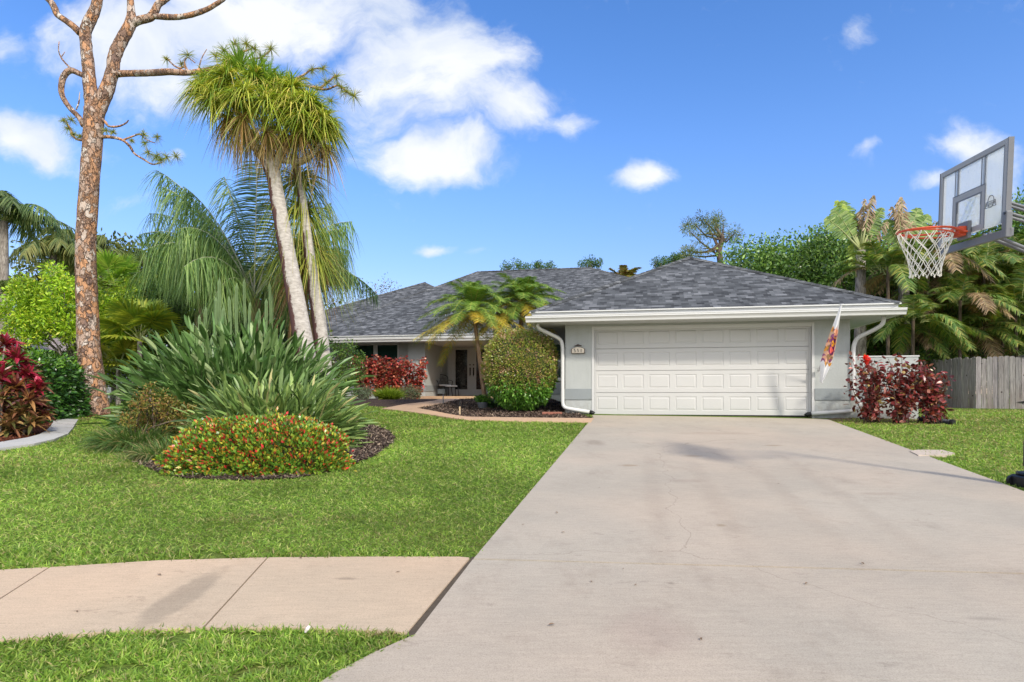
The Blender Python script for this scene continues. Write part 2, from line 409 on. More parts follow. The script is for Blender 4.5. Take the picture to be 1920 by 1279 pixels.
# driveway: two slabs with a joint between
A0 = G(885, 1052); A1 = G(1112, 783.5); B0 = G(1920, 1083); B1 = G(1552, 788)
dirR = G(1552, 788)[:2] - G(1920, 925)[:2]
Rr = G(1920, 925)[:2]; jr = Rr - dirR * ((Rr[1] - 4.1) / dirR[1])
jl = (A0[0] + .012, A0[1] - .012)
cn = G(768, 1194)
far = [jl, tuple(A1[:2]), (A1[0] + .04, A1[1] + .45), (B1[0] - .1, B1[1] + .1), tuple(B1[:2]), tuple(Rr), (jr[0] + .05, B0[1] - .1)]
drive_far = drape('driveway', [tuple(map(float, q)) for q in far], .022, M_DRIVE, .1)
near = [(jl[0] - .005, jl[1] - .022), (jr[0] + .05, B0[1] - .124), (9.0, 2.6), (9., -3), (-3.2, -3), (-2.6, 1.9), tuple(G(540, 1330)[:2]), tuple(G(625, 1272)[:2]), tuple(G(700, 1232)[:2]), (cn[0] + .03, cn[1] - .02)]
near = [tuple(map(float, q)) for q in near]
drive_near = drape('driveway_apron', near, .022, M_DRIVE, .1)
# sidewalk: three slabs
top = [G(x, y)[:2] for x, y in ((-500, 1140), (-200, 1097), (0, 1075), (93, 1070), (300, 1057), (502, 1051.5), (700, 1050), (860, 1050), (880, 1052))]
bot = [G(x, y)[:2] for x, y in ((-500, 1290), (-200, 1235), (0, 1208), (-30, 1206), (220, 1191), (382, 1185), (560, 1185), (735, 1192), (762, 1195))]
bot[2] = G(-60, 1214)[:2]; bot[3] = G(-15, 1210)[:2]
jA = (G(93, 1070)[:2], G(-75, 1172)[:2]); 
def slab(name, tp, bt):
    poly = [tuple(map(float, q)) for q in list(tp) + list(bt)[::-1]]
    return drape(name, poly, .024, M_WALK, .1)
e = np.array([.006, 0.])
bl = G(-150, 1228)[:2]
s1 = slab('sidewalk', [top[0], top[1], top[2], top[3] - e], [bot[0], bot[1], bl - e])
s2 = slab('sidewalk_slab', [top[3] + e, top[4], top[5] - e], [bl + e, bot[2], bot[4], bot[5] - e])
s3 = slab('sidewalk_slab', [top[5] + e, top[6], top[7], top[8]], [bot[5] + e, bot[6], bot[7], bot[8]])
walk_poly = [tuple(map(float, q)) for q in top + [bot[8], bot[7], bot[6], bot[5], bot[4], bot[2], bl, bot[1], bot[0]]]
# dark soil in the joint between the slabs and the driveway
M_DIRT = plain('joint_soil', (.10, .08, .06), .95, .1, .4, 30, .6)
drape('joint_soil', [tuple(map(float, q)) for q in (G(886, 1047)[:2], G(897, 1055)[:2], G(785, 1200)[:2], G(755, 1197)[:2])], .014, M_DIRT)

# front path of tan concrete
outer = [(1108, 794), (1060, 793), (960, 791), (876, 789.5), (840, 785), (790, 777), (745, 771), (716, 768), (760, 759.5), (815, 752), (846, 748.5)]
inner = [(1113, 786.5), (1060, 786), (960, 785), (874, 783.5), (845, 779), (810, 772), (782, 766.8), (803, 763.2), (830, 758), (856, 752.5), (884, 749.5)]
path_poly = gp(outer) + gp(inner)[::-1]
drape('front_path', path_poly, .03, M_PATH, .1, .6)
# mulch
def mulch_mat(name, ca, cb_):
    m, nt, b = mat(name, .95, .1)
    p = geopos(nt)
    n = noise(nt, mapping(nt, p, (1, 1.6, 1)), 34, 6, .75, 1.2)
    nt.links.new(ramp(nt, [(.32, tuple(c * .35 for c in ca)), (.5, ca), (.68, cb_)], n).outputs[0], b.inputs['Base Color'])
    bump(nt, b, n, 1.0, .04); return m
M_MULCH = mulch_mat('bark_mulch', (.085, .06, .05), (.24, .17, .13))
M_MULCH_RED = mulch_mat('red_mulch', (.12, .035, .02), (.28, .1, .05))
bed1 = gp([(218, 815), (232, 850), (262, 872), (300, 890), (350, 899), (450, 903), (560, 898), (640, 882), (700, 858), (735, 833), (742, 822), (728, 808), (690, 795), (650, 787), (600, 781), (500, 777), (400, 776), (300, 779), (240, 790)])
drape('island_mulch_bed', bed1, .018, M_MULCH, 0, .5)
bed2 = gp([(1113, 786.5), (1060, 786), (960, 785), (874, 783.5), (845, 779), (810, 772), (782, 766.8), (803, 763.2), (830, 758), (856, 752.5), (884, 749.5), (930, 749)]) + [(0.2, 24.0), (1.2, 24), (1.6, 15.6)]
drape('porch_mulch_bed', bed2, .014, M_MULCH, 0, .5)
bed3 = gp([(640, 760), (700, 763), (740, 765), (760, 759.5), (815, 752), (840, 749)]) + [(-3.3, 25.2), (-9, 26.2), (-9, 22)]
drape('house_mulch_bed', bed3, .012, M_MULCH, 0, .6)
bed4 = gp([(-260, 880), (-100, 852), (0, 836), (50, 826), (85, 812), (100, 796), (96, 789), (150, 784), (205, 779), (190, 774), (120, 768), (0, 768), (-300, 780)])
drape('neighbour_mulch_bed', bed4, .012, M_MULCH_RED, 0, .6)
pathL = [((-140, 868), (-140, 884)), ((-60, 850), (-60, 861)), ((0, 834), (0, 846)), ((52, 825), (64, 837)), ((74, 819), (102, 828)), ((84, 813), (126, 818)), ((86, 812.3), (128, 817.2)),
         ((94, 804), (136, 807)), ((95, 803.3), (137, 806.3)), ((98, 798), (140, 800.5)), ((99, 797.3), (140.5, 800)), ((100, 792.5), (143, 795)), ((100.5, 792), (143.5, 794.5)), ((101, 788), (147, 790)), ((75, 787), (75, 784.5))]
segs = [(0, 4), (4, 5), (6, 7), (8, 9), (10, 11), (12, 13)]
ml = MB()
def slabpoly(L_, R_):
    poly = gp([q for q in L_]) + gp([q for q in R_])[::-1]
    return poly
slab_polys = []
for a_, b_ in segs:
    poly = slabpoly([q[0] for q in pathL[a_:b_ + 1]], [q[1] for q in pathL[a_:b_ + 1]])
    slab_polys.append(poly)
    drape('stepping_path', poly, .045, M_SLAB, .08, .6)
# dry patch around pine
M_DRY = mulch_mat('dry_litter', (.20, .14, .08), (.42, .32, .18))
bedp = gp([(140, 789), (205, 785), (262, 786), (282, 782), (240, 778), (205, 775), (165, 779)])
drape('pine_needle_litter', bedp, .009, M_DRY, 0, .5)
# meter lid on right lawn
bedr = gp([(1545, 787), (1585, 794), (1640, 796), (1720, 797), (1740, 792), (1700, 783), (1600, 780)])
drape('bare_soil_strip', bedr, .007, M_DRY, 0, .5)

# ------------------------------------------------------------------ grass
drive_poly = [tuple(map(float, q)) for q in far]
excl = [drive_poly, near, walk_poly, path_poly, bed1, bed2, bed3, bed4] + slab_polys + [[(1.2, 15.6), (9.6, 14.0), (9.7, 15), (20, 15.5), (7.6, 60), (-12, 60), (-9, 26)]]
excl.append([(jl[0] - .1, jl[1] - .1), (jr[0] + .2, B0[1] - .22), (jr[0] + .2, B0[1] + .0), (jl[0] - .1, jl[1] + .08)])
excl.append([(1.25, 15.5), (1.15, 14.9), (7.4, 13.7), (7.6, 14.4)])
excl.append([tuple(map(float, q)) for q in (G(880, 1047)[:2], G(897, 1052)[:2], G(790, 1202)[:2], G(752, 1199)[:2])])
excl[len(excl) - 4] = [(1.25, 15.5), (9.1, 14.0), (9.4, 14.2), (8.2, 19), (9, 40), (-12, 40), (-9.5, 26.4), (-3.4, 24.9), (1.2, 24)]
def lawn(n, d0, d1, kind):
    u = rng.random(n); d = d0 * (d1 / d0) ** u
    th = (rng.random(n) - .5) * 2 * R(50)
    X = d * np.sin(th); Y = d * np.cos(th)
    ok = np.ones(n, bool)
    jx = rng.standard_normal(n) * .012; jy = rng.standard_normal(n) * .012
    for pl in excl: ok &= ~inside(pl, X + jx, Y + jy)
    ok &= Y < 22
    return X[ok], Y[ok], d[ok]
def vnoise(X, Y, s, seed=0):
    r = np.random.default_rng(seed); tb = r.random((64, 64))
    x = X / s; y = Y / s; xi = np.floor(x).astype(int); yi = np.floor(y).astype(int); fx = x - xi; fy = y - yi
    fx = fx * fx * (3 - 2 * fx); fy = fy * fy * (3 - 2 * fy)
    g_ = lambda a, b: tb[a % 64, b % 64]
    return (g_(xi, yi) * (1 - fx) + g_(xi + 1, yi) * fx) * (1 - fy) + (g_(xi, yi + 1) * (1 - fx) + g_(xi + 1, yi + 1) * fx) * fy
X, Y, d = lawn(600000, 2.5, 24, 0)
verge = (Y < 4.6) & (X < 0)
dry = vnoise(X, Y, .55, 1) * .5 + vnoise(X, Y, .17, 2) * .3 + vnoise(X, Y, 1.7, 3) * .4
n = len(X)
keep = ~(verge & (vnoise(X, Y, .11, 5) < .22))
X, Y, d, verge, dry = X[keep], Y[keep], d[keep], verge[keep], dry[keep]; n = len(X)
sc = np.clip(d / 5.5, .8, 4) ** .8
L_ = (.030 + .03 * rng.random(n)) * np.where(verge, 1.75, 1.0) * np.clip(sc, .8, 1.7)
Wd_ = (.0040 + .0030 * rng.random(n)) * sc * np.where(verge, 1.5, 1)
D_ = rng.standard_normal((n, 3)) * .75; D_[:, 2] = np.where(verge, .9, .55) + .5 * rng.random(n)
C_ = cols(n, [(.155, .275, .045), (.235, .375, .06), (.335, .45, .09), (.46, .46, .19)], [.3, .34, .24, .12], .2)
pale = (rng.random(n) < np.clip((dry - .72) * 1.5, .03, .35))
C_[pale] = cols(int(pale.sum()), [(.42, .35, .17), (.33, .30, .12)], None, .2)
# the thin sun-bleached grass by the fence and around the edges of the right lawn
br = (X > 6) & (rng.random(n) < .18 + .5 * np.clip(1 - abs(Y - 17.3) / .8, 0, 1) + .3 * np.clip(1 - abs(Y - 13.6 - .15 * X + 1.3) / .3, 0, 1))
C_[br] = cols(int(br.sum()), [(.42, .34, .17), (.30, .30, .10)], None, .15)
C_ *= (1 + .3 * (vnoise(X, Y, 1.9, 21) - .5) + .42 * (vnoise(X, Y, .6, 9) - .5) + .2 * (vnoise(X, Y, .13, 4) - .5))[:, None]
gb = MB(); Z_ = ground(X, Y)
gb.ribbons(np.c_[X, Y, Z_], D_, rdir(n), L_, Wd_, C_, 3, lambda t: (1, .8, .08)[round(t * 2)], droop=.35)
tag(gb.build('lawn_grass', GRASSM), 'short mown green lawn grass with pale dry flecks', 'grass', kind='stuff')
# mulch chips
def chips(name, poly, n, pal, lab):
    xs = [q[0] for q in poly]; ys = [q[1] for q in poly]
    X = rng.uniform(min(xs), max(xs), n); Y = rng.uniform(min(ys), max(ys), n)
    k = inside(poly, X, Y); X, Y = X[k], Y[k]; n = len(X)
    c = MB(); D = rng.standard_normal((n, 3)); D[:, 2] = abs(D[:, 2]) * .35
    N = rdir(n, 2.5)
    c.ribbons(np.c_[X, Y, ground(X, Y) + .015 + .015 * rng.random(n)], D, N, .02 + .05 * rng.random(n), .008 + .012 * rng.random(n), cols(n, pal, None, .35), 2, lambda t: 1)
    return tag(c.build(name, CHIP), lab, 'mulch', kind='stuff')
CHIP = leaf_mat('bark_chip', .9, .0, .1)
chips('bark_chips', bed1, 52000, [(.12, .085, .07), (.2, .15, .12), (.06, .045, .04), (.33, .26, .2)], 'dark bark chips covering the island bed')
chips('bark_chips', bed2, 30000, [(.10, .07, .06), (.17, .12, .10), (.05, .04, .035), (.25, .19, .15)], 'dark bark chips in the bed beside the front path')
chips('bark_chips', bed4, 14000, [(.15, .05, .03), (.24, .09, .05), (.08, .03, .02)], 'red bark chips under the neighbour planting at the left')

# ------------------------------------------------------------------ house
P0 = np.array([1.308, 15.44]); uu = np.array([.982, -.188]); vv = np.array([.188, .982])
def hu(px, v):                       # along-front coordinate of the direction px on the wall plane v
    k = (px - 960) / F
    z = (v + .188 * P0[0] + .982 * P0[1]) / (.982 + .188 * k); x = k * z
    return float((x - P0[0]) * .982 - (z - P0[1]) * .188)
def hz_(px, py, v):
    k = (px - 960) / F
    z = (v + .188 * P0[0] + .982 * P0[1]) / (.982 + .188 * k); return CAMZ + (HZ - py) / F * z
def HP(u, v):
    q = P0 + uu * u + vv * v; return float(q[0]), float(q[1])
SLAB = .93
def stucco(name, col):
    m, nt, b = mat(name, .85, .15); p = geopos(nt)
    c = ramp(nt, [(.3, tuple(q * .94 for q in col)), (.7, tuple(q * 1.04 for q in col))], noise(nt, p, 1.2, 6, .6)).outputs[0]
    drip = ramp(nt, [(.45, (1, 1, 1)), (.75, (.88, .88, .86))], noise(nt, mapping(nt, p, (5, 5, .7)), 1.6, 6, .7)).outputs[0]
    c = mixc(nt, .6, c, drip, 'MULTIPLY')
    sz = nt.nodes.new('ShaderNodeSeparateXYZ'); nt.links.new(p, sz.inputs[0])
    dirt = math_(nt, 'MULTIPLY', maprange(nt, sz.outputs[2], 1.5, .85), maprange(nt, noise(nt, mapping(nt, p, (3, 3, 2)), 2.5, 7, .7), .40, .62))
    nt.links.new(mixc(nt, math_(nt, 'MULTIPLY', dirt, .55), c, (.25, .22, .18)), b.inputs['Base Color'])
    h = math_(nt, 'ADD', noise(nt, p, 85, 5, .65), math_(nt, 'MULTIPLY', noise(nt, p, 22, 3), .5))
    bump(nt, b, h, .55, .012); return m
M_WALL = stucco('stucco_grey', (.425, .445, .43)); M_BAND = stucco('stucco_band', (.27, .295, .30))
M_WHITE = plain('white_paint', (.56, .56, .545), .4, .35, .05, 3)
M_DOORW = plain('garage_door_paint', (.53, .525, .505), .45, .35, .05, 1.5, .12, 0, 40)
M_GUT = plain('gutter_white', (.62, .62, .60), .3, .4, .04, 2)
M_TRIM = plain('trim_grey', (.52, .52, .51), .5, .3, .05)
M_BLACK = plain('black_metal', (.012, .012, .013), .4, .4, .2)
M_SOFF = plain('soffit_paint', (.50, .51, .52), .7, .2, .05)
m, nt, b = mat('window_glass', .06, .6); M_PANE = m
wv_ = nt.nodes.new('ShaderNodeTexWave'); wv_.bands_direction = 'Z'; wv_.inputs['Scale'].default_value = 6.5; nt.links.new(geopos(nt), wv_.inputs['Vector'])
nt.links.new(ramp(nt, [(.3, (.010, .022, .018)), (.7, (.025, .06, .048))], wv_.outputs['Fac']).outputs[0], b.inputs['Base Color'])
m, nt, b = mat('door_glass', .12, .6); M_DGLASS = m
nt.links.new(ramp(nt, [(.45, (.004, .004, .005)), (.62, (.06, .06, .055)), (.7, (.16, .15, .14))], noise(nt, geopos(nt), 9, 5, .6, 2.5)).outputs[0], b.inputs['Base Color'])
# asphalt shingles
m, nt, b = mat('asphalt_shingle', .92, .12); M_ROOF = m
uvn = nt.nodes.new('ShaderNodeUVMap'); uvn.uv_map = 'UVMap'; uvv = uvn.outputs[0]
def brick(sx, off, freq, msize=.0, sc=1.0, loc=(0, 0, 0)):
    t = nt.nodes.new('ShaderNodeTexBrick'); nt.links.new(mapping(nt, uvv, (1, 1, 1), loc), t.inputs['Vector'])
    t.offset = off; t.offset_frequency = 2; t.squash = 1
    t.inputs['Scale'].default_value = 1; t.inputs['Brick Width'].default_value = sx; t.inputs['Row Height'].default_value = .12
    t.inputs['Mortar Size'].default_value = msize; t.inputs['Mortar Smooth'].default_value = .3; t.inputs['Bias'].default_value = 0
    return t
t1 = brick(.17, .37, 2, .0); t1.inputs['Color1'].default_value = (0, 0, 0, 1); t1.inputs['Color2'].default_value = (1, 1, 1, 1)
t2 = brick(.29, .61, 2, .0, 1, (5.3, 0, 0)); t2.inputs['Color1'].default_value = (0, 0, 0, 1); t2.inputs['Color2'].default_value = (1, 1, 1, 1)
mixv = mixc(nt, .35, t1.outputs[0], t2.outputs[0])
cc = ramp(nt, [(.10, (.047, .049, .051)), (.36, (.078, .082, .085)), (.62, (.115, .120, .124)), (.92, (.20, .206, .212))], mixv).outputs[0]
gr = ramp(nt, [(.3, (.7, .7, .7)), (.7, (1.25, 1.25, 1.25))], noise(nt, uvv, 130, 3, .7)).outputs[0]
big = ramp(nt, [(.3, (.86, .87, .88)), (.7, (1.1, 1.1, 1.1))], noise(nt, uvv, .7, 5)).outputs[0]
cc = mixc(nt, 1, mixc(nt, .8, cc, gr, 'MULTIPLY'), big, 'MULTIPLY')
sx = nt.nodes.new('ShaderNodeSeparateXYZ'); nt.links.new(uvv, sx.inputs[0])
fr = math_(nt, 'FRACT', math_(nt, 'DIVIDE', sx.outputs[1], .12))
nt.links.new(cc, b.inputs['Base Color'])
hgt = math_(nt, 'ADD', math_(nt, 'MULTIPLY', math_(nt, 'SUBTRACT', 1, fr), 1.2), math_(nt, 'MULTIPLY', t1.outputs[1], .0))
hgt = math_(nt, 'ADD', hgt, math_(nt, 'MULTIPLY', mixc(nt, 0., t1.outputs[0], t2.outputs[0]), .5))
bump(nt, b, math_(nt, 'ADD', hgt, math_(nt, 'MULTIPLY', noise(nt, uvv, 160, 2), .3)), 1., .014)

house = thing('house', 'single storey pale grey stucco house with dark shingle hip roofs and white garage door', 'house', (P0[0], P0[1], 0), None, math.atan2(-.188, .982))
H = house
D0, D1 = hu(1117, .1), hu(1517, .1)          # door opening
ZD = CAMZ + 1.54
# --- garage front wall, its jambs and side walls
w = MB()
T = .2; WT = 3.13
uD0, uD1 = D0 - .03, D1 + .03
w.box(0, uD0, 0, T, .5, WT); w.box(uD1, 6.45, 0, T, .5, WT); w.box(uD0, uD1, 0, T, ZD + .02, WT)
w.box(0, T, T, 8.48, .5, WT); w.box(6.45 - T, 6.45, T, 8.6, .5, WT); w.box(0, 6.45, 8.48, 8.6, .5, WT)
w.build('garage_wall', M_WALL, H)
zb0 = CAMZ - .145; zb1 = CAMZ + .115
for bb4 in ((-.02, uD0 - .062, -.022, .0), (uD1 + .062, 6.47, -.022, .0), (-.022, -.001, -.001, 8.4), (6.451, 6.472, .001, .1)):
    MB().box(*bb4, zb0, zb1).build('wall_band', M_BAND, H)
fl = MB(); fl.box(.2, 6.25, .2, 8.4, .6, SLAB - .02); fl.build('garage_floor', M_SLAB, H)
# --- garage door frame
f = MB()
f.box(uD0 - .06, uD0, -.012, .19, SLAB - .06, ZD + .09); f.box(uD1, uD1 + .06, -.012, .19, SLAB - .06, ZD + .09)
f.box(uD0 + .001, uD1 - .001, -.012, .19, ZD, ZD + .09)
f.build('door_frame', M_WHITE, H, bevel=.006)
f = MB(); f.box(uD0 + .001, uD0 + .035, .05, .075, SLAB, ZD - .001); f.box(uD1 - .035, uD1 - .001, .05, .075, SLAB, ZD - .001); f.box(uD0 + .036, uD1 - .036, .05, .075, ZD - .035, ZD - .001)
f.build('weather_strip', M_TRIM, H)
# --- garage door with four sections of eight raised panels
gd = bpy.data.objects.new('garage_door', None); COL.objects.link(gd); gd.parent = H
dw = uD1 - uD0 - .01; sh = .533; u0 = uD0 + .005
ztop = SLAB + .012 + 4 * sh
def door_section(z0, z1, name):
    s = MB(); y = .09; nP = 8; pw = dw / nP
    rows_ = z1 - z0
    s.box(u0, u0 + dw, y + .012, y + .045, z0, z1)
    mx_, mz = .062, .105
    zs = [z0, z0 + mz, z1 - mz + .01, z1]
    bev = .012
    # face frame
    us = [u0]
    for k in range(nP):
        a = u0 + k * pw + mx_; c = u0 + (k + 1) * pw - mx_; us += [a, c]
    us.append(u0 + dw)
    def q(a, c, d, e, yy=y): s.raw([(a, yy, d), (c, yy, d), (c, yy, e), (a, yy, e)], [(0, 1, 2, 3)])
    q(us[0], us[-1], zs[0] + .004, zs[1]); q(us[0], us[-1], zs[2], zs[3] - .004)
    s.raw([(us[0], y, z0 + .004), (us[-1], y, z0 + .004), (us[-1], y + .02, z0), (us[0], y + .02, z0)], [(0, 3, 2, 1)])
    s.raw([(us[0], y, z1 - .004), (us[-1], y, z1 - .004), (us[-1], y + .02, z1), (us[0], y + .02, z1)], [(0, 1, 2, 3)])
    for k in range(0, len(us) - 1, 2): q(us[k], us[k + 1], zs[1], zs[2])
    for k in range(1, len(us) - 1, 2):
        a, c, d, e = us[k], us[k + 1], zs[1], zs[2]
        rings = [(0, 0), (.009, .010), (.018, .010), (.045, .001)]
        Vr = []
        for (i, dy) in rings: Vr += [(a + i, y + dy, d + i), (c - i, y + dy, d + i), (c - i, y + dy, e - i), (a + i, y + dy, e - i)]
        Fr = []
        for r_ in range(3):
            for k2 in range(4): Fr.append((r_ * 4 + k2, r_ * 4 + (k2 + 1) % 4, r_ * 4 + 4 + (k2 + 1) % 4, r_ * 4 + 4 + k2))
        Fr.append((12, 13, 14, 15)); s.raw(Vr, Fr)
    return s.build(name, M_DOORW, gd)
for k in range(4): door_section(SLAB + .012 + k * sh, SLAB + .012 + (k + 1) * sh - .005, 'section')
sl = MB(); sl.box(u0, u0 + dw, .085, .13, SLAB - .012, SLAB + .014); sl.build('bottom_seal', M_BLACK, gd)
# backing wall above the door (the part of the top section behind the header)
# --- roofs
EZ = 3.37; E0, E1, EV = -.75, 7.2, -.75
AP = (3.225, 3.225, EZ + 1.97)
def roofmb(): return MB()
r = MB()
r.raw([(E0, EV, EZ), (E1, EV, EZ), AP], [(0, 1, 2)])
r.raw([(E0, EV, EZ), AP, (3.225, 11.6, AP[2]), (E0, 11.6, EZ)], [(0, 1, 2, 3)])
r.raw([(E1, EV, EZ), (E1, 11.6, EZ), (3.225, 11.6, AP[2]), AP], [(0, 1, 2, 3)])
r.build('roof', M_ROOF, H, uv='roof')
MZ = 3.72; mv = 7.82; RZ = 7.76; rv = 16.3; rl, rr_ = -6.28, -.46; ML, MR = -11.6, 7.8; MBk = 24.8
r = MB()
r.raw([(ML, mv, MZ), (MR, mv, MZ), (rr_, rv, RZ), (rl, rv, RZ)], [(0, 1, 2, 3)])
r.raw([(MR, MBk, MZ), (ML, MBk, MZ), (rl, rv, RZ), (rr_, rv, RZ)], [(0, 1, 2, 3)])
r.raw([(ML, MBk, MZ), (ML, mv, MZ), (rl, rv, RZ)], [(0, 1, 2)])
r.raw([(MR, mv, MZ), (MR, MBk, MZ), (rr_, rv, RZ)], [(0, 1, 2)])
r.build('main_roof', M_ROOF, H, uv='roof')
ax, ay = -9.09 + .0, 16.17                   # wing apex
cpt = W(796, 530, 33.0); ax = float((cpt[0] - P0[0]) * .982 - (cpt[1] - P0[1]) * .188); ay = float((cpt[0] - P0[0]) * .188 + (cpt[1] - P0[1]) * .982); az_ = float(cpt[2])
rn = (az_ - MZ) / .5; CL, CR, CV = ax - rn, ax + rn, ay - rn
r = MB()
r.raw([(CL, CV, MZ), (CR, CV, MZ), (ax, ay, az_)], [(0, 1, 2)])
r.raw([(CL, CV + 14, MZ), (CL, CV, MZ), (ax, ay, az_), (ax, CV + 14, az_)], [(0, 1, 2, 3)])
r.raw([(CR, CV, MZ), (CR, CV + 14, MZ), (ax, CV + 14, az_), (ax, ay, az_)], [(0, 1, 2, 3)])
r.build('wing_roof', M_ROOF, H, uv='roof')
# ridge and hip caps: short overlapping shingles
def caps(segs, name):
    c = MB()
    for a, b_ in segs:
        a = np.array(a, float); b_ = np.array(b_, float); L = np.linalg.norm(b_ - a); d = (b_ - a) / L
        s_ = norm(np.cross(d, Zv)); up = np.cross(s_, d); n = int(L / .2)
        for i in range(n):
            p = a + d * (i * L / n); q = a + d * ((i + 1) * L / n + .05); k = .11; dz = .055
            h0, h1 = .035, .022
            c.raw([p - s_ * k + up * (h0 - dz), p + up * h0, p + s_ * k + up * (h0 - dz), q - s_ * k + up * (h1 - dz), q + up * h1, q + s_ * k + up * (h1 - dz)], [(0, 3, 4, 1), (1, 4, 5, 2), (0, 1, 2)])
    return c.build(name, M_ROOF, H, uv='roof')
caps([((E0, EV, EZ), AP), ((E1, EV, EZ), AP), (AP, (3.225, 11, AP[2]))], 'hip_cap')
caps([((ML, mv, MZ), (rl, rv, RZ)), ((rl, rv, RZ), (rr_, rv, RZ)), ((MR, mv, MZ), (rr_, rv, RZ)), ((CL, CV, MZ), (ax, ay, az_)), ((CR, CV, MZ), (ax, ay, az_))], 'ridge_cap')
# --- fascia, gutter, soffit
def gutter(p0, p1, out, z0, z1, name='gutter'):
    """K-profile gutter from p0 to p1 (u,v), out = outward direction"""
    p0 = np.array(p0, float); p1 = np.array(p1, float); o = np.array(out, float); h = z1 - z0
    prof = [(0, z1), (0, z0), (.075, z0), (.085, z0 + .3 * h), (.105, z0 + .52 * h), (.125, z0 + .66 * h), (.125, z1 - .014), (.132, z1 - .012), (.132, z1), (.115, z1), (.115, z0 + .75 * h), (.06, z0 + .02), (.01, z0 + .02), (.01, z1)]
    n = len(prof); V = []
    for p in (p0, p1):
        for (d, z) in prof: q = p + o * d; V.append((q[0], q[1], z))
    g_ = MB(); g_.raw(V, [(i, (i + 1) % n, (i + 1) % n + n, i + n) for i in range(n)])
    for k in (0, 1):
        e = []
        for (d, z) in ((0, z1), (0, z0), (.075, z0), (.105, z0 + .52 * h), (.13, z0 + .66 * h), (.13, z1)): q = (p0, p1)[k] + o * d; e.append((q[0], q[1], z))
        g_.raw(e, [tuple(range(6))])
    return g_.build(name, M_GUT, H)
fa = MB(); gz0, gz1 = EZ - .245, EZ - .105
fa.box(E0 + .03, E1 - .03, EV + .03, EV + .055, EZ - .25, EZ + .012); fa.box(E0 + .03, E0 + .055, EV + .056, 8, EZ - .25, EZ + .012); fa.box(E1 - .055, E1 - .03, EV + .056, 8, EZ - .25, EZ + .012)
fa.build('fascia', M_GUT, H)
de = MB(); de.box(E0 - .015, E1 + .015, EV - .02, EV + .03, EZ - .02, EZ + .006); de.box(E0 - .015, E0 + .02, EV + .031, 7.0, EZ - .02, EZ + .006); de.box(E1 - .02, E1 + .015, EV + .031, 7.8, EZ - .02, EZ + .006)
de.build('drip_edge', M_GUT, H)
gutter((E0 - .10, EV + .029), (E1 + .10, EV + .029), (0, -1), gz0, gz1)
gutter((E0 + .029, EV + .03), (E0 + .029, 7.0), (-1, 0), gz0, gz1); gutter((E1 - .029, EV + .03), (E1 - .029, 7.8), (1, 0), gz0, gz1)
sf = MB(); sf.box(E0 + .055, E1 - .055, EV + .056, -.002, EZ - .24, EZ - .225); sf.box(E0 + .055, -.002, .0, 7.6, EZ - .24, EZ - .225); sf.box(6.452, E1 - .055, .0, 8, EZ - .24, EZ - .225)
sf.build('soffit', M_SOFF, H)
# main house eave
fa = MB(); fa.box(ML + .03, -.9, mv + .03, mv + .055, MZ - .25, MZ + .012); fa.box(E0 - .15, 7.7, mv + .03, mv + .055, MZ - .25, MZ + .012); fa.box(CL, ML + .1, CV + .03, CV + .055, MZ - .25, MZ + .012)
fa.box(ML + .03, ML + .055, mv + .056, CV + .1, MZ - .25, MZ + .012)
fa.build('main_fascia', M_GUT, H)
gutter((ML - .1, mv + .029), (-.72, mv + .029), (0, -1), MZ - .25, MZ - .105, 'main_gutter'); gutter((CL, CV + .029), (ML - .1, CV + .029), (0, -1), MZ - .25, MZ - .105, 'main_gutter')
de = MB(); de.box(ML - .015, -.75, mv - .02, mv + .03, MZ - .02, MZ + .006); de.build('main_drip_edge', M_GUT, H)
sf = MB(); sf.box(ML + .055, 7.7, mv + .056, 12.2, MZ - .245, MZ - .23); sf.box(CL, ML, CV + .06, CV + 1, MZ - .245, MZ - .23); sf.build('main_soffit', M_SOFF, H)
# --- main house walls
FLZ = 1.345; wv0 = 8.5; WZ = MZ - .24
uPL = hu(797, wv0)                           # left corner of the porch
uC0, uC1 = hu(610, wv0), hu(637, wv0 + .28); uC2 = hu(765, wv0)
w = MB()
w.box(uC2, uPL, wv0, wv0 + .5, .9, WZ)
w.box(ML + .6, uC1, wv0 + .0, wv0 + .5, .9, WZ)
wu0, wu1, wz0, wz1 = hu(661, 8.8), hu(748, 8.8), 1.95, hz_(700, 645, 8.8)
w.box(uC1, wu0, wv0 + .28, wv0 + .5, .9, WZ); w.box(wu1, uC2, wv0 + .28, wv0 + .5, .9, WZ); w.box(wu0, wu1, wv0 + .28, wv0 + .5, .9, wz0); w.box(wu0, wu1, wv0 + .28, wv0 + .5, wz1, WZ)
w.box(uPL - .2, uPL, wv0 + .5, 11.5, .9, WZ)                     # porch side wall
dL, dR = hu(846, 11.5), hu(924, 11.5) ; dzt = hz_(884, 648, 11.5)
uR = hu(948, wv0)
w.box(uPL, dL - .12, 11.5, 11.7, .9, WZ); w.box(dR + .12, uR + .3, 11.5, 11.7, .9, WZ); w.box(dL - .12, dR + .12, 11.5, 11.7, dzt + .08, WZ)
xw0, xw1, xz0, xz1 = hu(1012, wv0), hu(1057, wv0), hz_(1048, 711, wv0), hz_(1048, 643, wv0)
w.box(uR, xw0, wv0, wv0 + .2, .9, WZ); w.box(xw1, -.0, wv0, wv0 + .2, .9, WZ); w.box(xw0, xw1, wv0, wv0 + .2, .9, xz0); w.box(xw0, xw1, wv0, wv0 + .2, xz1, WZ)
w.box(uR, uR + .2, wv0 + .2, 11.5, .9, WZ)
w.box(ML + .6, uPL - .2, 11.7, 24.1, .9, WZ); w.box(uPL - .2, 7.1, 11.72, 24.1, .9, WZ)
w.box(CL + .65, ML + .6, CV + .65, CV + 13.4, .9, WZ); w.box(6.5, 7.1, 8.62, 11.7, .9, WZ)
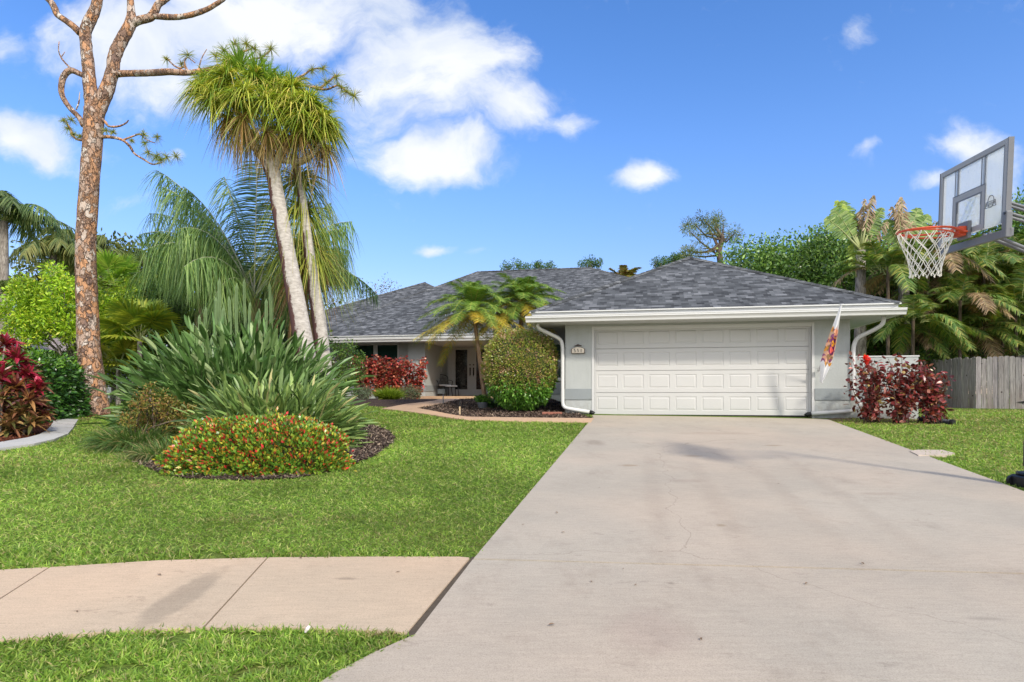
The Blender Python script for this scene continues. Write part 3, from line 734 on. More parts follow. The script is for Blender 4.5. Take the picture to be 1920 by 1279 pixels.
w.box(ML + .6, ML + .8, wv0 + .5, 11.7, .9, WZ)
w.build('house_wall', M_WALL, H)
bz0, bz1 = 1.54, 1.78
for bb6 in ((uC2 - .02, uPL + .02, wv0 - .022, wv0, bz0, bz1), (uPL + .001, uPL + .022, wv0 + .001, 11.49, bz0, bz1), (ML + .6, uC1 + .02, wv0 - .022, wv0, bz0, bz1),
            (uC1, uC2, wv0 + .26, wv0 + .279, bz0, bz1), (uR, -.02, wv0 - .022, wv0, hz_(1048, 739, wv0), hz_(1048, 720, wv0))):
    MB().box(*bb6).build('house_wall_band', M_BAND, H)
def window(name, a, c, v, z0, z1, mull=1, hbar=False, sill=True):
    fr_ = MB(); t = .055
    fr_.box(a, a + t, v - .03, v + .05, z0, z1); fr_.box(c - t, c, v - .03, v + .05, z0, z1)
    fr_.box(a + t, c - t, v - .03, v + .05, z1 - t, z1); fr_.box(a + t, c - t, v - .03, v + .05, z0, z0 + t)
    for k in range(mull):
        x = a + (c - a) * (k + 1) / (mull + 1); fr_.box(x - .085, x + .085, v - .031, v + .05, z0 + t, z1 - t)
    if hbar: fr_.box(a + t, c - t, v - .02, v + .045, (z0 + z1) / 2 - .03, (z0 + z1) / 2 + .03)
    fo = fr_.build('window', M_WHITE, H, bevel=.006)
    e = [a + t] + [a + (c - a) * (k + 1) / (mull + 1) for k in range(mull)] + [c - t]
    for i in range(len(e) - 1):
        p = MB(); p.box(e[i], e[i + 1] - .002, v + .01, v + .016, z0 + t, z1 - t); p.build('pane', M_PANE, fo)
    if sill:
        s = MB(); s.box(a - .05, c + .05, v - .09, v - .031, z0 - .07, z0 + .0); s.build('sill', M_WHITE, fo, bevel=.005)
window('window', wu0, wu1, wv0 + .30, wz0, wz1); window('window', xw0, xw1, wv0 + .02, xz0, xz1, 0, True)
# --- entry doors
de = MB(); de.box(dL - .119, dL - .002, 11.44, 11.6, FLZ, dzt + .079); de.box(dR + .002, dR + .119, 11.44, 11.6, FLZ, dzt + .079); de.box(dL - .002, dR + .002, 11.44, 11.6, dzt + .002, dzt + .079)
de.build('entry_frame', M_WHITE, H, bevel=.006)
hg = MB()
for z in (1.75, 2.5, 3.2): MB().box(dL - .04, dL - .01, 11.425, 11.44, z, z + .1).build('hinge', M_TRIM, H)
mid = (dL + dR) / 2
for a, c, s_ in ((dL, mid - .003, 1), (mid + .003, dR, -1)):
    d = MB(); st_ = .19; zb = FLZ + .02; v = 11.5
    g0, g1 = a + st_, c - st_; h0, h1 = zb + .26, dzt - .17
    d.box(a, g0, v, v + .05, zb, dzt); d.box(g1, c, v, v + .05, zb, dzt); d.box(g0, g1, v, v + .05, zb, h0); d.box(g0, g1, v, v + .05, h1, dzt)
    do = d.build('door', M_WHITE, H, bevel=.004)
    fr_ = MB()
    for (q0_, q1_, z0, z1) in ((g0 - .03, g0 + .01, h0 - .03, h1 + .03), (g1 - .01, g1 + .03, h0 - .03, h1 + .03)): fr_.box(q0_, q1_, v - .014, v - .001, z0, z1)
    fr_.box(g0 + .01, g1 - .01, v - .014, v - .001, h0 - .03, h0 + .01); fr_.box(g0 + .01, g1 - .01, v - .014, v - .001, h1 - .01, h1 + .03)
    fr_.build('glass_bead', M_WHITE, do)
    gl = MB(); gl.box(g0, g1, v + .015, v + .03, h0, h1); gl.build('glass', M_DGLASS, do)
    x = (c - .075) if s_ > 0 else (a + .075)
    hd = MB(); zz = zb + .95
    hd.box(x - .03, x + .03, v - .012, v - .001, zz - .06, zz + .28); hd.tube([(x, v - .01, zz + .2), (x, v - .06, zz + .19), (x, v - .065, zz + .05), (x, v - .06, zz - .08), (x, v - .01, zz - .1)], .013, 8)
    hd.tube([(x, v - .001, zz + .4), (x, v - .03, zz + .4)], .03, 12); hd.build('handle', M_BLACK, do)
sw = MB(); su = HP; sw.box(uPL + .001, uPL + .012, 10.6, 10.69, 2.38, 2.52); sw.build('light_switch', M_WHITE, H)
# porch slab
ps_ = MB(); ps_.box(uPL, uR, wv0 - .35, 11.5, .9, FLZ); ps_.box(uC2 + .35, uPL, wv0 - .35, wv0, .9, FLZ - .003); ps_.build('porch_slab', M_PATH, H)
# --- garden wing wall right of the garage
ww = MB(); U1 = hu(1721, .15); Zt = 2.275
ww.box(6.451, U1, .12, .32, .4, Zt); ww.build('wing_wall', M_WALL, H)
bd = MB(); bd.box(6.475, U1 + .02, .1, .119, zb0, zb1); bd.build('wing_wall_band', M_BAND, H)
cp = MB(); cp.box(6.48, U1 + .02, .105, .335, Zt + .001, Zt + .03); cp.build('wall_cap', M_WHITE, H)
# --- downspouts
def dspout(pts, name='downspout', r=.045):
    """rounded-rectangular pipe through local points, with softened bends"""
    P = [np.array(p, float) for p in pts]; out = [P[0]]
    for i in range(1, len(P) - 1):
        a, b_, c = P[i - 1], P[i], P[i + 1]; la = min(.14, np.linalg.norm(b_ - a) * .45); lc = min(.14, np.linalg.norm(c - b_) * .45)
        p = b_ + norm(a - b_) * la; q = b_ + norm(c - b_) * lc
        for t in (0, .25, .5, .75, 1): out.append(p * (1 - t) ** 2 + b_ * 2 * t * (1 - t) + q * t * t)
    out.append(P[-1]); m_ = MB(); m_.tube(out, r, 12, cap=True); o = m_.build(name, M_GUT, H, smooth=True)
    return o
ds = dspout([(-.62, -.45, gz0 + .01), (-.62, -.45, gz0 - .1), (-.10, -.06, 2.78), (-.06, -.06, 2.6), (-.06, -.06, 1.22), (-.02, -.09, 1.1), (.62, -.09, 1.0)])
dk = MB(); dk.tube([(.60, -.09, 1.003), (.665, -.09, .985), (.70, -.10, .96)], .05, 12); dk.build('outlet', M_BLACK, ds, smooth=True)
ds = dspout([(6.98, -.45, gz0 + .01), (6.98, -.45, gz0 - .16), (6.85, -.3, gz0 - .27), (6.56, -.07, 2.70), (6.50, -.05, 2.5), (6.50, -.05, 1.38), (6.66, -.07, 1.2), (6.50, -.09, 1.06), (5.56, -.09, .99)])
dk = MB(); dk.tube([(5.60, -.09, .99), (5.53, -.09, .975), (5.49, -.10, .945)], .052, 12); dk.build('outlet', M_BLACK, ds, smooth=True)

# ------------------------------------------------------------------ number plaque 551
M_CREAM = plain('plaque_cream', (.72, .64, .52), .6); M_BRONZE = plain('dark_bronze', (.09, .065, .05), .5, .4, .3)
pu, pz = hu(1084, -.02), hz_(1084, 656.5, -.02)
plq = thing('house_number_plaque', 'cream arched plaque reading 551 on the wall left of the garage door', 'plaque', (*HP(pu, -.02), pz), None, math.atan2(-.188, .982))
def arch(wid, hgt, y0, y1, n=14):
    pts = [(-wid, -hgt), (wid, -hgt), (wid, hgt * .25)]
    for i in range(n + 1):
        x = wid * (1 - 2 * i / n); pts.append((x * .98, hgt * (.35 + .6 * math.cos(x / wid * PI / 2) ** .8)))
    pts.append((-wid, hgt * .25)); m_ = MB(); k = len(pts)
    V = [(p[0], y0, p[1]) for p in pts] + [(p[0], y1, p[1]) for p in pts]
    m_.raw(V, [tuple(range(k)), tuple(range(k, 2 * k))[::-1]] + [(i, i + k, (i + 1) % k + k, (i + 1) % k) for i in range(k)]); return m_
arch(.165, .085, -.03, .0).build('rim', M_BRONZE, plq); arch(.15, .072, -.036, -.0301).build('face', M_CREAM, plq)
orn = MB()
for i in range(9):
    t = (i - 4) / 4; orn.tube([(t * .05, -.02, .10 + .02 * (1 - abs(t))), (t * .09, -.02, .125 + .02 * math.cos(t * 3)), (t * .075, -.02, .10)], .008, 6)
orn.build('ornament', M_BRONZE, plq)
SEG = {'5': [((.5, 1), (-.5, 1)), ((-.5, 1), (-.5, .1)), ((-.5, .1), (.2, .15)), ((.2, .15), (.5, -.2)), ((.5, -.2), (.45, -.7)), ((.45, -.7), (.1, -1)), ((.1, -1), (-.5, -.85))],
       '1': [((-.3, .7), (.05, 1)), ((.05, 1), (.05, -1)), ((-.3, -1), (.4, -1))]}
for i, ch in enumerate('551'):
    dg = MB()
    for (a, c) in SEG[ch]:
        cx = (i - 1) * .075
        dg.tube([(cx + a[0] * .022, -.038, -.012 + a[1] * .034), (cx + c[0] * .022, -.038, -.012 + c[1] * .034)], .006, 6)
    dg.build('digit', M_BLACK, plq)

# ------------------------------------------------------------------ flag
tip = W(1577, 573, 13.15); foot = W(1536, 694, 14.2)
tip = np.array([tip[0], tip[1], tip[2]]); fd = norm(tip - foot)
fb_ = thing('garden_flag', 'furled white flag with orange and purple print hanging on a pole beside the garage door', 'flag', foot)
m_ = MB(); m_.tube([foot, foot * .3 + tip * .7, tip], .012, 8); m_.build('pole', M_TRIM, fb_, foot)
m_ = MB(); m_.tube([tip - fd * .03, tip + fd * .03], .02, 8); m_.tube([tip + np.array([-.05, 0, .02]), tip + np.array([.05, 0, .03])], .008, 6); m_.build('finial', M_WHITE, fb_, foot)
m_ = MB(); m_.tube([foot - fd * .02, foot + fd * .12], .022, 8); m_.tube([foot + fd * .05, foot + fd * .05 + np.array([-.14, .05, .02])], .006, 6); m_.obox(foot + np.array([.02, .05, 0]), (1, 0, 0), (0, 1, 0), (0, 0, 1), .03, .012, .05); m_.build('bracket', M_TRIM, fb_, foot)
m, nt, b = mat('flag_print', .75, .1)
at = nt.nodes.new('ShaderNodeAttribute'); at.attribute_name = 'Col'; nt.links.new(at.outputs['Color'], b.inputs['Base Color']); M_FLAG = m
FN, FM = 110, 26; low = W(1541, 716, 13.75); V = []; C = []
r2 = np.random.default_rng(3); blobs = [(r2.uniform(.24, .80), r2.uniform(0, 1), r2.uniform(.02, .05), i % 4) for i in range(60)]
for i in range(FN):
    t = i / (FN - 1)
    a = tip * (1 - t) + (low + (foot - low) * .0) * t
    for j in range(FM):
        s_ = j / (FM - 1)
        wdt = .03 + .17 * math.sin(min(1, t * 1.5) * PI / 2) * (1 if t < .78 else max(.12, 1 - (t - .78) * 3.6))
        x = a[0] - .55 * wdt + s_ * wdt + .0
        y = a[1] + .035 * math.sin(s_ * 9 + t * 2.5) * min(1, t * 3) - .02 * math.sin(s_ * PI)
        z = a[2] - .05 * t * math.sin(s_ * 5 + t * 6)
        V.append((x, y, z)); c = (.78, .78, .80)
        if .28 < t + .03 * math.sin(s_ * 12) < .76:
            c = (.75, .70, .68) if .24 < t < .3 or t > .7 else (.62, .42, .30)
            for (bt, bs, br_, k) in blobs:
                if ((t - bt) / br_) ** 2 + ((s_ - bs) / (br_ * 5)) ** 2 < 1: c = [(.75, .33, .06), (.30, .10, .22), (.85, .45, .30), (.28, .17, .09)][k]
            if .42 < t < .62 and .35 < s_ < .95:
                c = (.16, .03, .12)
                if abs(math.hypot((t - .485) / .035, (s_ - .65) / .22) - .75) < .32: c = (.85, .42, .03)
                if math.hypot((t - .565) / .04, (s_ - .65) / .25) < .95: c = (.80, .16, .13)
                if abs(math.hypot((t - .565) / .04, (s_ - .65) / .25) - 1.05) < .12: c = (.16, .03, .12)
        C.append(c)
q = [(i * FM + j, i * FM + j + 1, (i + 1) * FM + j + 1, (i + 1) * FM + j) for i in range(FN - 1) for j in range(FM - 1)]
m_ = MB(); m_.arr(np.array(V), np.array(q), np.array(C)); fo = m_.build('cloth', M_FLAG, fb_, foot, smooth=True)
sm = fo.modifiers.new('Solidify', 'SOLIDIFY'); sm.thickness = .003

# ------------------------------------------------------------------ fence
m, nt, b = mat('weathered_wood', .9, .12); M_FENCE = m
p = geopos(nt); at = nt.nodes.new('ShaderNodeAttribute'); at.attribute_name = 'Col'
gw = noise(nt, mapping(nt, p, (26, 26, 1.3)), 1.6, 8, .7, .6)
c = ramp(nt, [(.28, (.12, .105, .105)), (.45, (.25, .23, .225)), (.6, (.38, .35, .335)), (.78, (.52, .49, .46))], gw).outputs[0]
c = mixc(nt, 1, c, at.outputs['Color'], 'MULTIPLY')
lowz = nt.nodes.new('ShaderNodeSeparateXYZ'); nt.links.new(p, lowz.inputs[0])
brn = math_(nt, 'MULTIPLY', maprange(nt, lowz.outputs[2], 2.0, 1.1), maprange(nt, noise(nt, mapping(nt, p, (2, 2, .6)), 1.2, 5), .45, .6))
c = mixc(nt, math_(nt, 'MULTIPLY', brn, .3), c, (.17, .10, .055))
vo = nt.nodes.new('ShaderNodeTexVoronoi'); vo.inputs['Scale'].default_value = 3.0; nt.links.new(mapping(nt, p, (1, 1, .8)), vo.inputs['Vector'])
c = mixc(nt, maprange(nt, vo.outputs['Distance'], .09, .05), c, (.05, .035, .03))
nt.links.new(c, b.inputs['Base Color']); bump(nt, b, gw, .8, .01)
FP = [(1640, 27.0), (1700, 25.0), (1790, 22.2), (1830, 21.3), (2150, 19.2)]
pts = [on_ground(*q)[:2] for q in FP]
fence = thing('wooden_fence', 'weathered grey vertical board fence behind the right lawn', 'fence', (*pts[3], 0.99))
o3 = np.array([*pts[3], .99]); seg_i = 0; d_tot = [0]
for a, c_ in zip(pts, pts[1:]): d_tot.append(d_tot[-1] + np.linalg.norm(c_ - a))
def fpos(d):
    for i in range(len(pts) - 1):
        if d <= d_tot[i + 1] or i == len(pts) - 2:
            t = (d - d_tot[i]) / (d_tot[i + 1] - d_tot[i]); return pts[i] * (1 - t) + pts[i + 1] * t, norm(pts[i + 1] - pts[i])
d = 0; bw = .145; nb = 0
m_ = MB()
while d < d_tot[-1] and nb < 96:
    p_, dr = fpos(d); gz = float(ground(*p_)); h = 1.76 + .03 * rng.standard_normal() * .6
    nrm = np.array([dr[1], -dr[0], 0]); dr3 = np.array([*dr, 0]); lean = .006 * rng.standard_normal(); off = .006 * rng.standard_normal()
    g1 = .85 + .3 * rng.random(); wd_ = bw * .485 * (1 + .03 * rng.standard_normal())
    c0 = np.array([*p_, gz - .02]) + nrm * off
    V = []
    for yy in (-.009, .009):
        for (x, z) in ((-wd_, 0), (wd_, 0), (wd_ + lean, h - .03), (wd_ - .03 + lean, h), (-wd_ + .03 + lean, h), (-wd_ + lean, h - .03)):
            V.append(c0 + dr3 * x + nrm * yy + Zv * z)
    bb = MB(); bb.raw(V, [tuple(range(6))[::-1], tuple(range(6, 12))] + [(i, (i + 1) % 6, (i + 1) % 6 + 6, i + 6) for i in range(6)], (g1, g1 * (.97 + .04 * rng.random()), g1 * (.96 + .05 * rng.random())))
    m_.V += bb.V; m_.L += [bb.L[0] + m_.n]; m_.S += bb.S; m_.C += bb.C; m_.n += bb.n
    d += bw + .007; nb += 1
m_.build('boards', M_FENCE, fence, o3)
ps3 = [np.array([*fpos(dd)[0], 0]) for dd in np.linspace(0, d_tot[-1], 30)]
for z in (1.35, 2.45):
    rl_ = MB()
    for a, c_ in zip(ps3, ps3[1:]):
        nrm = norm(np.array([(c_ - a)[1], -(c_ - a)[0], 0])); md = (a + c_) / 2 - nrm * .035; md[2] = z
        rl_.obox(md, norm(c_ - a), nrm, Zv, np.linalg.norm(c_ - a) / 2 + .002, .019, .045)
    rl_.build('rail', M_FENCE, fence, o3)
for (px, py) in ((1914, 668), (1914, 754)):
    y = 20.6; q = W(px, py, y); q2, dr = fpos(d_tot[-1] * .0 + 0); 
    # project on the fence line
    best = min(np.linspace(0, d_tot[-1], 400), key=lambda dd: abs(fpos(dd)[0][0] / fpos(dd)[0][1] - (px - 960) / F))
    p_, dr = fpos(best); zc = CAMZ + (HZ - py) / F * p_[1]; dr3 = np.array([*dr, 0]); nrm = np.array([dr[1], -dr[0], 0])
    c0 = np.array([*p_, zc]) + nrm * .016
    hh = MB(); V = [c0 + dr3 * x + Zv * z + nrm * yy for yy in (0, .008) for (x, z) in ((-.10, .0), (.14, -.045), (.14, .045))]
    hh.raw(V, [(0, 2, 1), (3, 4, 5), (0, 1, 4, 3), (1, 2, 5, 4), (2, 0, 3, 5)]); hh.obox(c0 + dr3 * .2 + nrm * .004, dr3, nrm, Zv, .055, .006, .06)
    hh.build('hinge', M_BLACK, fence, o3)

# ------------------------------------------------------------------ basketball hoop
M_DGREY = plain('hoop_frame_grey', (.16, .165, .18), .45, .4, .12); M_LGREY = plain('hoop_frame_light', (.36, .36, .37), .5, .4, .12, 8)
M_ORANGE = plain('rim_orange', (.62, .085, .03), .45, .4, .2, 12); M_NET = plain('net_cord', (.78, .75, .66), .85, .1, .08)
m, nt, b = mat('board_acrylic', .18, .5); M_ACR = m
b.inputs['Base Color'].default_value = (.74, .77, .80, 1)
tb = nt.nodes.new('ShaderNodeBsdfTransparent'); tb.inputs[0].default_value = (.93, .95, .97, 1); ms = nt.nodes.new('ShaderNodeMixShader')
p = geopos(nt); vo = nt.nodes.new('ShaderNodeTexVoronoi'); vo.inputs['Scale'].default_value = 26; nt.links.new(mapping(nt, p, (1, 1, .5)), vo.inputs['Vector'])
dirt = math_(nt, 'MULTIPLY', maprange(nt, vo.outputs['Distance'], .16, .05), maprange(nt, noise(nt, p, 7, 3), .48, .58))
nt.links.new(mixc(nt, math_(nt, 'MULTIPLY', dirt, .75), (.74, .77, .80), (.10, .10, .10)), b.inputs['Base Color'])
nt.links.new(math_(nt, 'MULTIPLY_ADD', noise(nt, mapping(nt, p, (1, 1, .4)), 4, 5), .3, .42), ms.inputs[0]); nt.links.new(tb.outputs[0], ms.inputs[1]); trl = nt.nodes.new('ShaderNodeBsdfTranslucent'); trl.inputs[0].default_value = (.9, .92, .93, 1); m2 = nt.nodes.new('ShaderNodeMixShader'); m2.inputs[0].default_value = .5; nt.links.new(b.outputs[0], m2.inputs[1]); nt.links.new(trl.outputs[0], m2.inputs[2]); nt.links.new(m2.outputs[0], ms.inputs[2])
nt.links.new(ms.outputs[0], nt.nodes['Material Output'].inputs['Surface'])
nearp = np.array([4.45, 5.63]); farp = np.array([4.67, 6.88])
bx = np.array([*norm(farp - nearp), .075]); bx = norm(bx)                # along the board, away from the camera
bn = norm(np.cross(bx, Zv)); bn = bn if bn[0] < 0 else -bn               # towards the court (left)
bz = np.cross(bn, bx); bz = bz if bz[2] > 0 else -bz
WB, HB = 1.22, .80; c00 = np.array([4.45, 5.63, 2.94]) + bx * .05
def BP(s, h, o=0.): return c00 + bx * s + bz * h + bn * o
hoop = thing('basketball_hoop', 'portable basketball hoop with clear scuffed backboard and orange rim standing at the right driveway edge', 'basketball hoop', (5.55, 6.65, float(ground(5.55, 6.65))))
HO = np.array(hoop.location)
def bb_(mb, s0, s1, h0, h1, o0, o1): mb.obox(BP((s0 + s1) / 2, (h0 + h1) / 2, (o0 + o1) / 2), bx, bz, bn, (s1 - s0) / 2, (h1 - h0) / 2, (o1 - o0) / 2)
bo = MB(); bb_(bo, .04, WB - .04, .05, HB - .04, -.006, .006); bo = bo.build('backboard', M_ACR, hoop, HO)
fr_ = MB(); t = .05
bb_(fr_, 0, t, 0, HB, -.025, .012); bb_(fr_, WB - t, WB, 0, HB, -.025, .012); bb_(fr_, t, WB - t, HB - t, HB, -.025, .012)
bb_(fr_, .36, .42, .055, HB - t, -.012, -.007); bb_(fr_, .85, .91, .055, HB - t, -.012, -.007)
fr_.build('frame', M_LGREY, bo, HO, bevel=.004)
fr_ = MB(); bb_(fr_, -.012, -.001, 0, HB, -.03, .015); bb_(fr_, WB + .001, WB + .012, 0, HB, -.05, .015)
for (a_, w_) in ((.355, .012), (.418, .012), (.845, .012), (.905, .012), (.055, .01), (WB - .065, .01)): bb_(fr_, a_, a_ + w_, .3 if .3 < a_ < 1 else .055, HB - t, .0065, .009)
bb_(fr_, .055, WB - .055, HB - t - .012, HB - t, .0065, .009)
fr_.build('frame_edge', M_DGREY, bo, HO)
tg = MB(); s0, s1, h0, h1 = .345, .925, .06, .47
for (a_, b2, c_, d_) in ((s0, s1, h1 - .05, h1), (s0, s0 + .05, h0, h1 - .05), (s1 - .05, s1, h0, h1 - .05), (s0 + .05, s1 - .05, h0, h0 + .05)): bb_(tg, a_, b2, c_, d_, .0095, .013)
tg.build('target_square', M_LGREY, bo, HO)
tg = MB()
for (a_, b2, c_, d_) in ((s0 + .05, s1 - .05, h1 - .066, h1 - .051), (s0 + .051, s0 + .066, h0 + .05, h1 - .066), (s1 - .066, s1 - .051, h0 + .05, h1 - .066), (s0 - .012, s1 + .012, h1 + .001, h1 + .012), (s0 - .012, s0 - .001, h0, h1), (s1 + .001, s1 + .012, h0, h1)): bb_(tg, a_, b2, c_, d_, .0135, .015)
tg.build('target_outline', M_DGREY, bo, HO)
# small dark emblem: an outlined ball over a tilted name bar
em = MB(); ec = (.24, .27)
for (cx, cz, rx, rz) in ((ec[0], ec[1] + .02, .05, .055),):
    em.tube([BP(cx + rx * math.cos(a_), cz + rz * math.sin(a_), .011) for a_ in np.linspace(0, 2 * PI, 24)], .0035, 5)
for (x0, x1) in ((ec[0] - .085, ec[0] + .085),):
    em.tube([BP(x0, ec[1] - .03, .012), BP(x1, ec[1] - .03, .012), BP(x1 - .01, ec[1] + .022, .012), BP(x0 + .01, ec[1] + .022, .012), BP(x0, ec[1] - .03, .012)], .0035, 5)
for i in range(8): em.tube([BP(ec[0] + .065 - i * .018, ec[1] - .018, .012), BP(ec[0] + .062 - i * .018, ec[1] + .012, .012)], .003, 5)
em.build('emblem', M_DGREY, bo, HO)
# lower rail and brackets
lr = MB(); bb_(lr, -.03, WB + .02, -.075, -.002, -.05, -.01); lr.build('lower_rail', M_DGREY, hoop, HO, bevel=.006)
lr = MB(); bb_(lr, -.03, .04, -.085, .15, -.035, .018); lr.build('corner_bracket', M_DGREY, hoop, HO, bevel=.008)
lr = MB(); lr.tube([BP(-.005, .13, .0), BP(-.005, .13, .024)], .012, 10); lr.build('bolt', M_BLACK, hoop, HO)
ms_ = .64; rc = BP(ms_, .10, .39); RR = .245
rm = MB(); ring = [rc + bn * RR * math.cos(a_) + bx * RR * math.sin(a_) for a_ in np.linspace(0, 2 * PI, 49)]
rm.tube(ring, .011, 8, cap=False)
rg2 = [q_ - Zv * .045 + (rc - q_) * .02 for q_ in ring[8:41]]
rm.tube([rc + bn * RR * math.cos(a_) + bx * RR * math.sin(a_) - bz * .05 * (.5 - .5 * math.cos(a_)) * 1. for a_ in np.linspace(.6, 2 * PI - .6, 40)], .008, 8)
for s_ in (-1, 1): rm.tube([rc + bn * RR * math.cos(2.4) + bx * s_ * RR * math.sin(2.4), rc - bn * .30 + bx * s_ * .09 - bz * .03, rc - bn * .36 + bx * s_ * .09 - bz * .03], .011, 8)
rm.obox(rc - bn * .30 - bz * .02, bx, bz, bn, .08, .045, .035)
rim = rm.build('rim', M_ORANGE, hoop, HO, smooth=False)
mp_ = MB(); mp_.obox(rc - bn * .355 - bz * .01, bx, bz, bn, .10, .085, .018); mp_.build('rim_mount', M_DGREY, hoop, HO, bevel=.006)
nt_ = MB(); NS = 12; lv = [(0, 1.0), (.09, .93), (.17, .80), (.25, .68), (.32, .60), (.39, .56), (.45, .545)]
def NP_(k, i):
    a_ = 2 * PI * k / NS; h, f_ = lv[i]; return rc + (bn * math.cos(a_) + bx * math.sin(a_)) * RR * f_ - Zv * h
for k in range(NS):
    nt_.tube([NP_(k, 0), NP_(k + .04, 0) - Zv * .03, NP_(k + .3, 1)], .0045, 5)
    for s_ in (-1, 1):
        a0 = k + (.5)
        ptsn = [NP_(k, 0)] + [NP_(k + s_ * .5 * i, i) for i in range(1, 7)]
        sm_ = []
        for a_, c_ in zip(ptsn, ptsn[1:]): sm_ += [a_, (a_ + c_) / 2 + rdir(1)[0] * .006]
        nt_.tube(sm_ + [ptsn[-1]], .0042, 5)
    e_ = NP_(k, 6); nt_.tube([e_ + Zv * .012, e_ + bn * .008, e_ - Zv * .014], .007, 5)
nt_.build('net', M_NET, rim, HO)
# arms, pole, base
PT = np.array([5.62, 6.35, 2.95]); PF = np.array([5.56, 6.72, float(ground(5.5, 6.7))])
ar = MB()
for s_ in (-.045, .045):
    ar.tube([BP(.55 + s_, .42, -.03), PT + bz * .22 + bx * s_], .015, 8); 
    ar.tube([BP(.42 + s_, .015, -.05), PT - bz * .22 + bx * s_], .018, 8)
ar.tube([BP(.02, .135, -.03), PT + bz * .16 + bx * .05], .014, 8); ar.tube([BP(.02, .10, -.03), PT + bz * .12 + bx * .05], .014, 8)
ar.build('arm', M_DGREY, hoop, HO, smooth=True)
po = MB(); po.tube([PF + Zv * .12, PF * .5 + PT * .5, PT + Zv * .3], .045, 12); po.build('pole', M_BLACK, hoop, HO, smooth=True)
pd = MB(); pd.tube([PF + Zv * .22, PF + Zv * .25, PF + Zv * .5, PF + Zv * .92 + np.array([.05, -.05, 0]), PF + Zv * .95 + np.array([.05, -.05, 0])], [.05, .085, .08, .065, .05], 14); pd.build('pole_pad', M_BLACK, hoop, HO, smooth=True)
bs = MB(); bc = np.array([6.06, 6.75]); gz = float(ground(*bc))
poly = []
for (x, y) in ((-.58, -.14), (-.50, -.28), (.5, -.42), (.6, -.3), (.6, .3), (.5, .42), (-.50, .28), (-.58, .14)): poly.append((bc[0] + x, bc[1] + y))
bs.prism(poly, gz - .03, gz + .13); bsp = [(bc[0] + (q_[0] - bc[0]) * .93, bc[1] + (q_[1] - bc[1]) * .9) for q_ in poly]; bs.prism(bsp, gz + .131, gz + .165)
bs.build('base', M_BLACK, hoop, HO, bevel=.03)
for s_ in (-1, 1): MB().tube([(bc[0] - .56, bc[1] + s_ * .17 - .02, gz + .07), (bc[0] - .56, bc[1] + s_ * .17 + .02, gz + .07)], .055, 14).build('wheel', M_BLACK, hoop, HO)

# ------------------------------------------------------------------ plants: tools
def bark_mat(name, ca, cb_, cc_, sc=(14, 14, 3), strength=.8):
    m, nt, b = mat(name, .9, .12); p = geopos(nt)
    n = noise(nt, mapping(nt, p, sc), 1.5, 6, .65, .5)
    nt.links.new(ramp(nt, [(.32, ca), (.5, cb_), (.68, cc_)], n).outputs[0], b.inputs['Base Color']); bump(nt, b, n, strength, .02); return m
M_TWIG = bark_mat('brown_twig', (.05, .035, .025), (.12, .09, .065), (.22, .17, .13))
M_TRUNKG = bark_mat('grey_trunk', (.12, .10, .085), (.25, .22, .19), (.42, .38, .33))
M_TRUNKT = bark_mat('tan_trunk', (.16, .10, .06), (.34, .22, .14), (.48, .34, .24))
# pine bark: orange and grey plates
m, nt, b = mat('pine_bark', .9, .12); M_PINE = m; p = mapping(nt, geopos(nt), (1, 1, .62))
nzv = nt.nodes.new('ShaderNodeTexNoise'); nzv.inputs['Scale'].default_value = 12; nzv.inputs['Detail'].default_value = 5; nt.links.new(p, nzv.inputs['Vector'])
ad = nt.nodes.new('ShaderNodeVectorMath'); ad.operation = 'MULTIPLY_ADD'; nt.links.new(nzv.outputs['Color'], ad.inputs[0]); ad.inputs[1].default_value = (.26, .26, .26); nt.links.new(p, ad.inputs[2])
vo = nt.nodes.new('ShaderNodeTexVoronoi'); vo.inputs['Scale'].default_value = 9; nt.links.new(ad.outputs[0], vo.inputs['Vector'])
ve = nt.nodes.new('ShaderNodeTexVoronoi'); ve.feature = 'DISTANCE_TO_EDGE'; ve.inputs['Scale'].default_value = 9; nt.links.new(ad.outputs[0], ve.inputs['Vector'])
sc_ = nt.nodes.new('ShaderNodeSeparateColor'); nt.links.new(vo.outputs['Color'], sc_.inputs[0])
pl = ramp(nt, [(.2, (.22, .15, .125)), (.36, (.40, .24, .15)), (.47, (.60, .32, .17)), (.56, (.42, .29, .22)), (.68, (.50, .38, .31)), (.84, (.68, .62, .56))], math_(nt, 'MULTIPLY_ADD', sc_.outputs[0], .6, math_(nt, 'MULTIPLY', noise(nt, p, 5, 5, .7), .4)))
fine = ramp(nt, [(.35, (.6, .58, .56)), (.6, (1.1, 1.08, 1.05))], noise(nt, p, 45, 5, .7))
c = mixc(nt, .8, pl.outputs[0], fine.outputs[0], 'MULTIPLY')
c = mixc(nt, math_(nt, 'MULTIPLY', maprange(nt, ve.outputs['Distance'], .09, .0), maprange(nt, noise(nt, p, 8, 4, .7), .40, .58)), c, (.10, .065, .055))
nt.links.new(c, b.inputs['Base Color'])
bump(nt, b, math_(nt, 'ADD', maprange(nt, ve.outputs['Distance'], 0, .12), math_(nt, 'MULTIPLY', noise(nt, p, 40, 4), .4)), 1., .03)
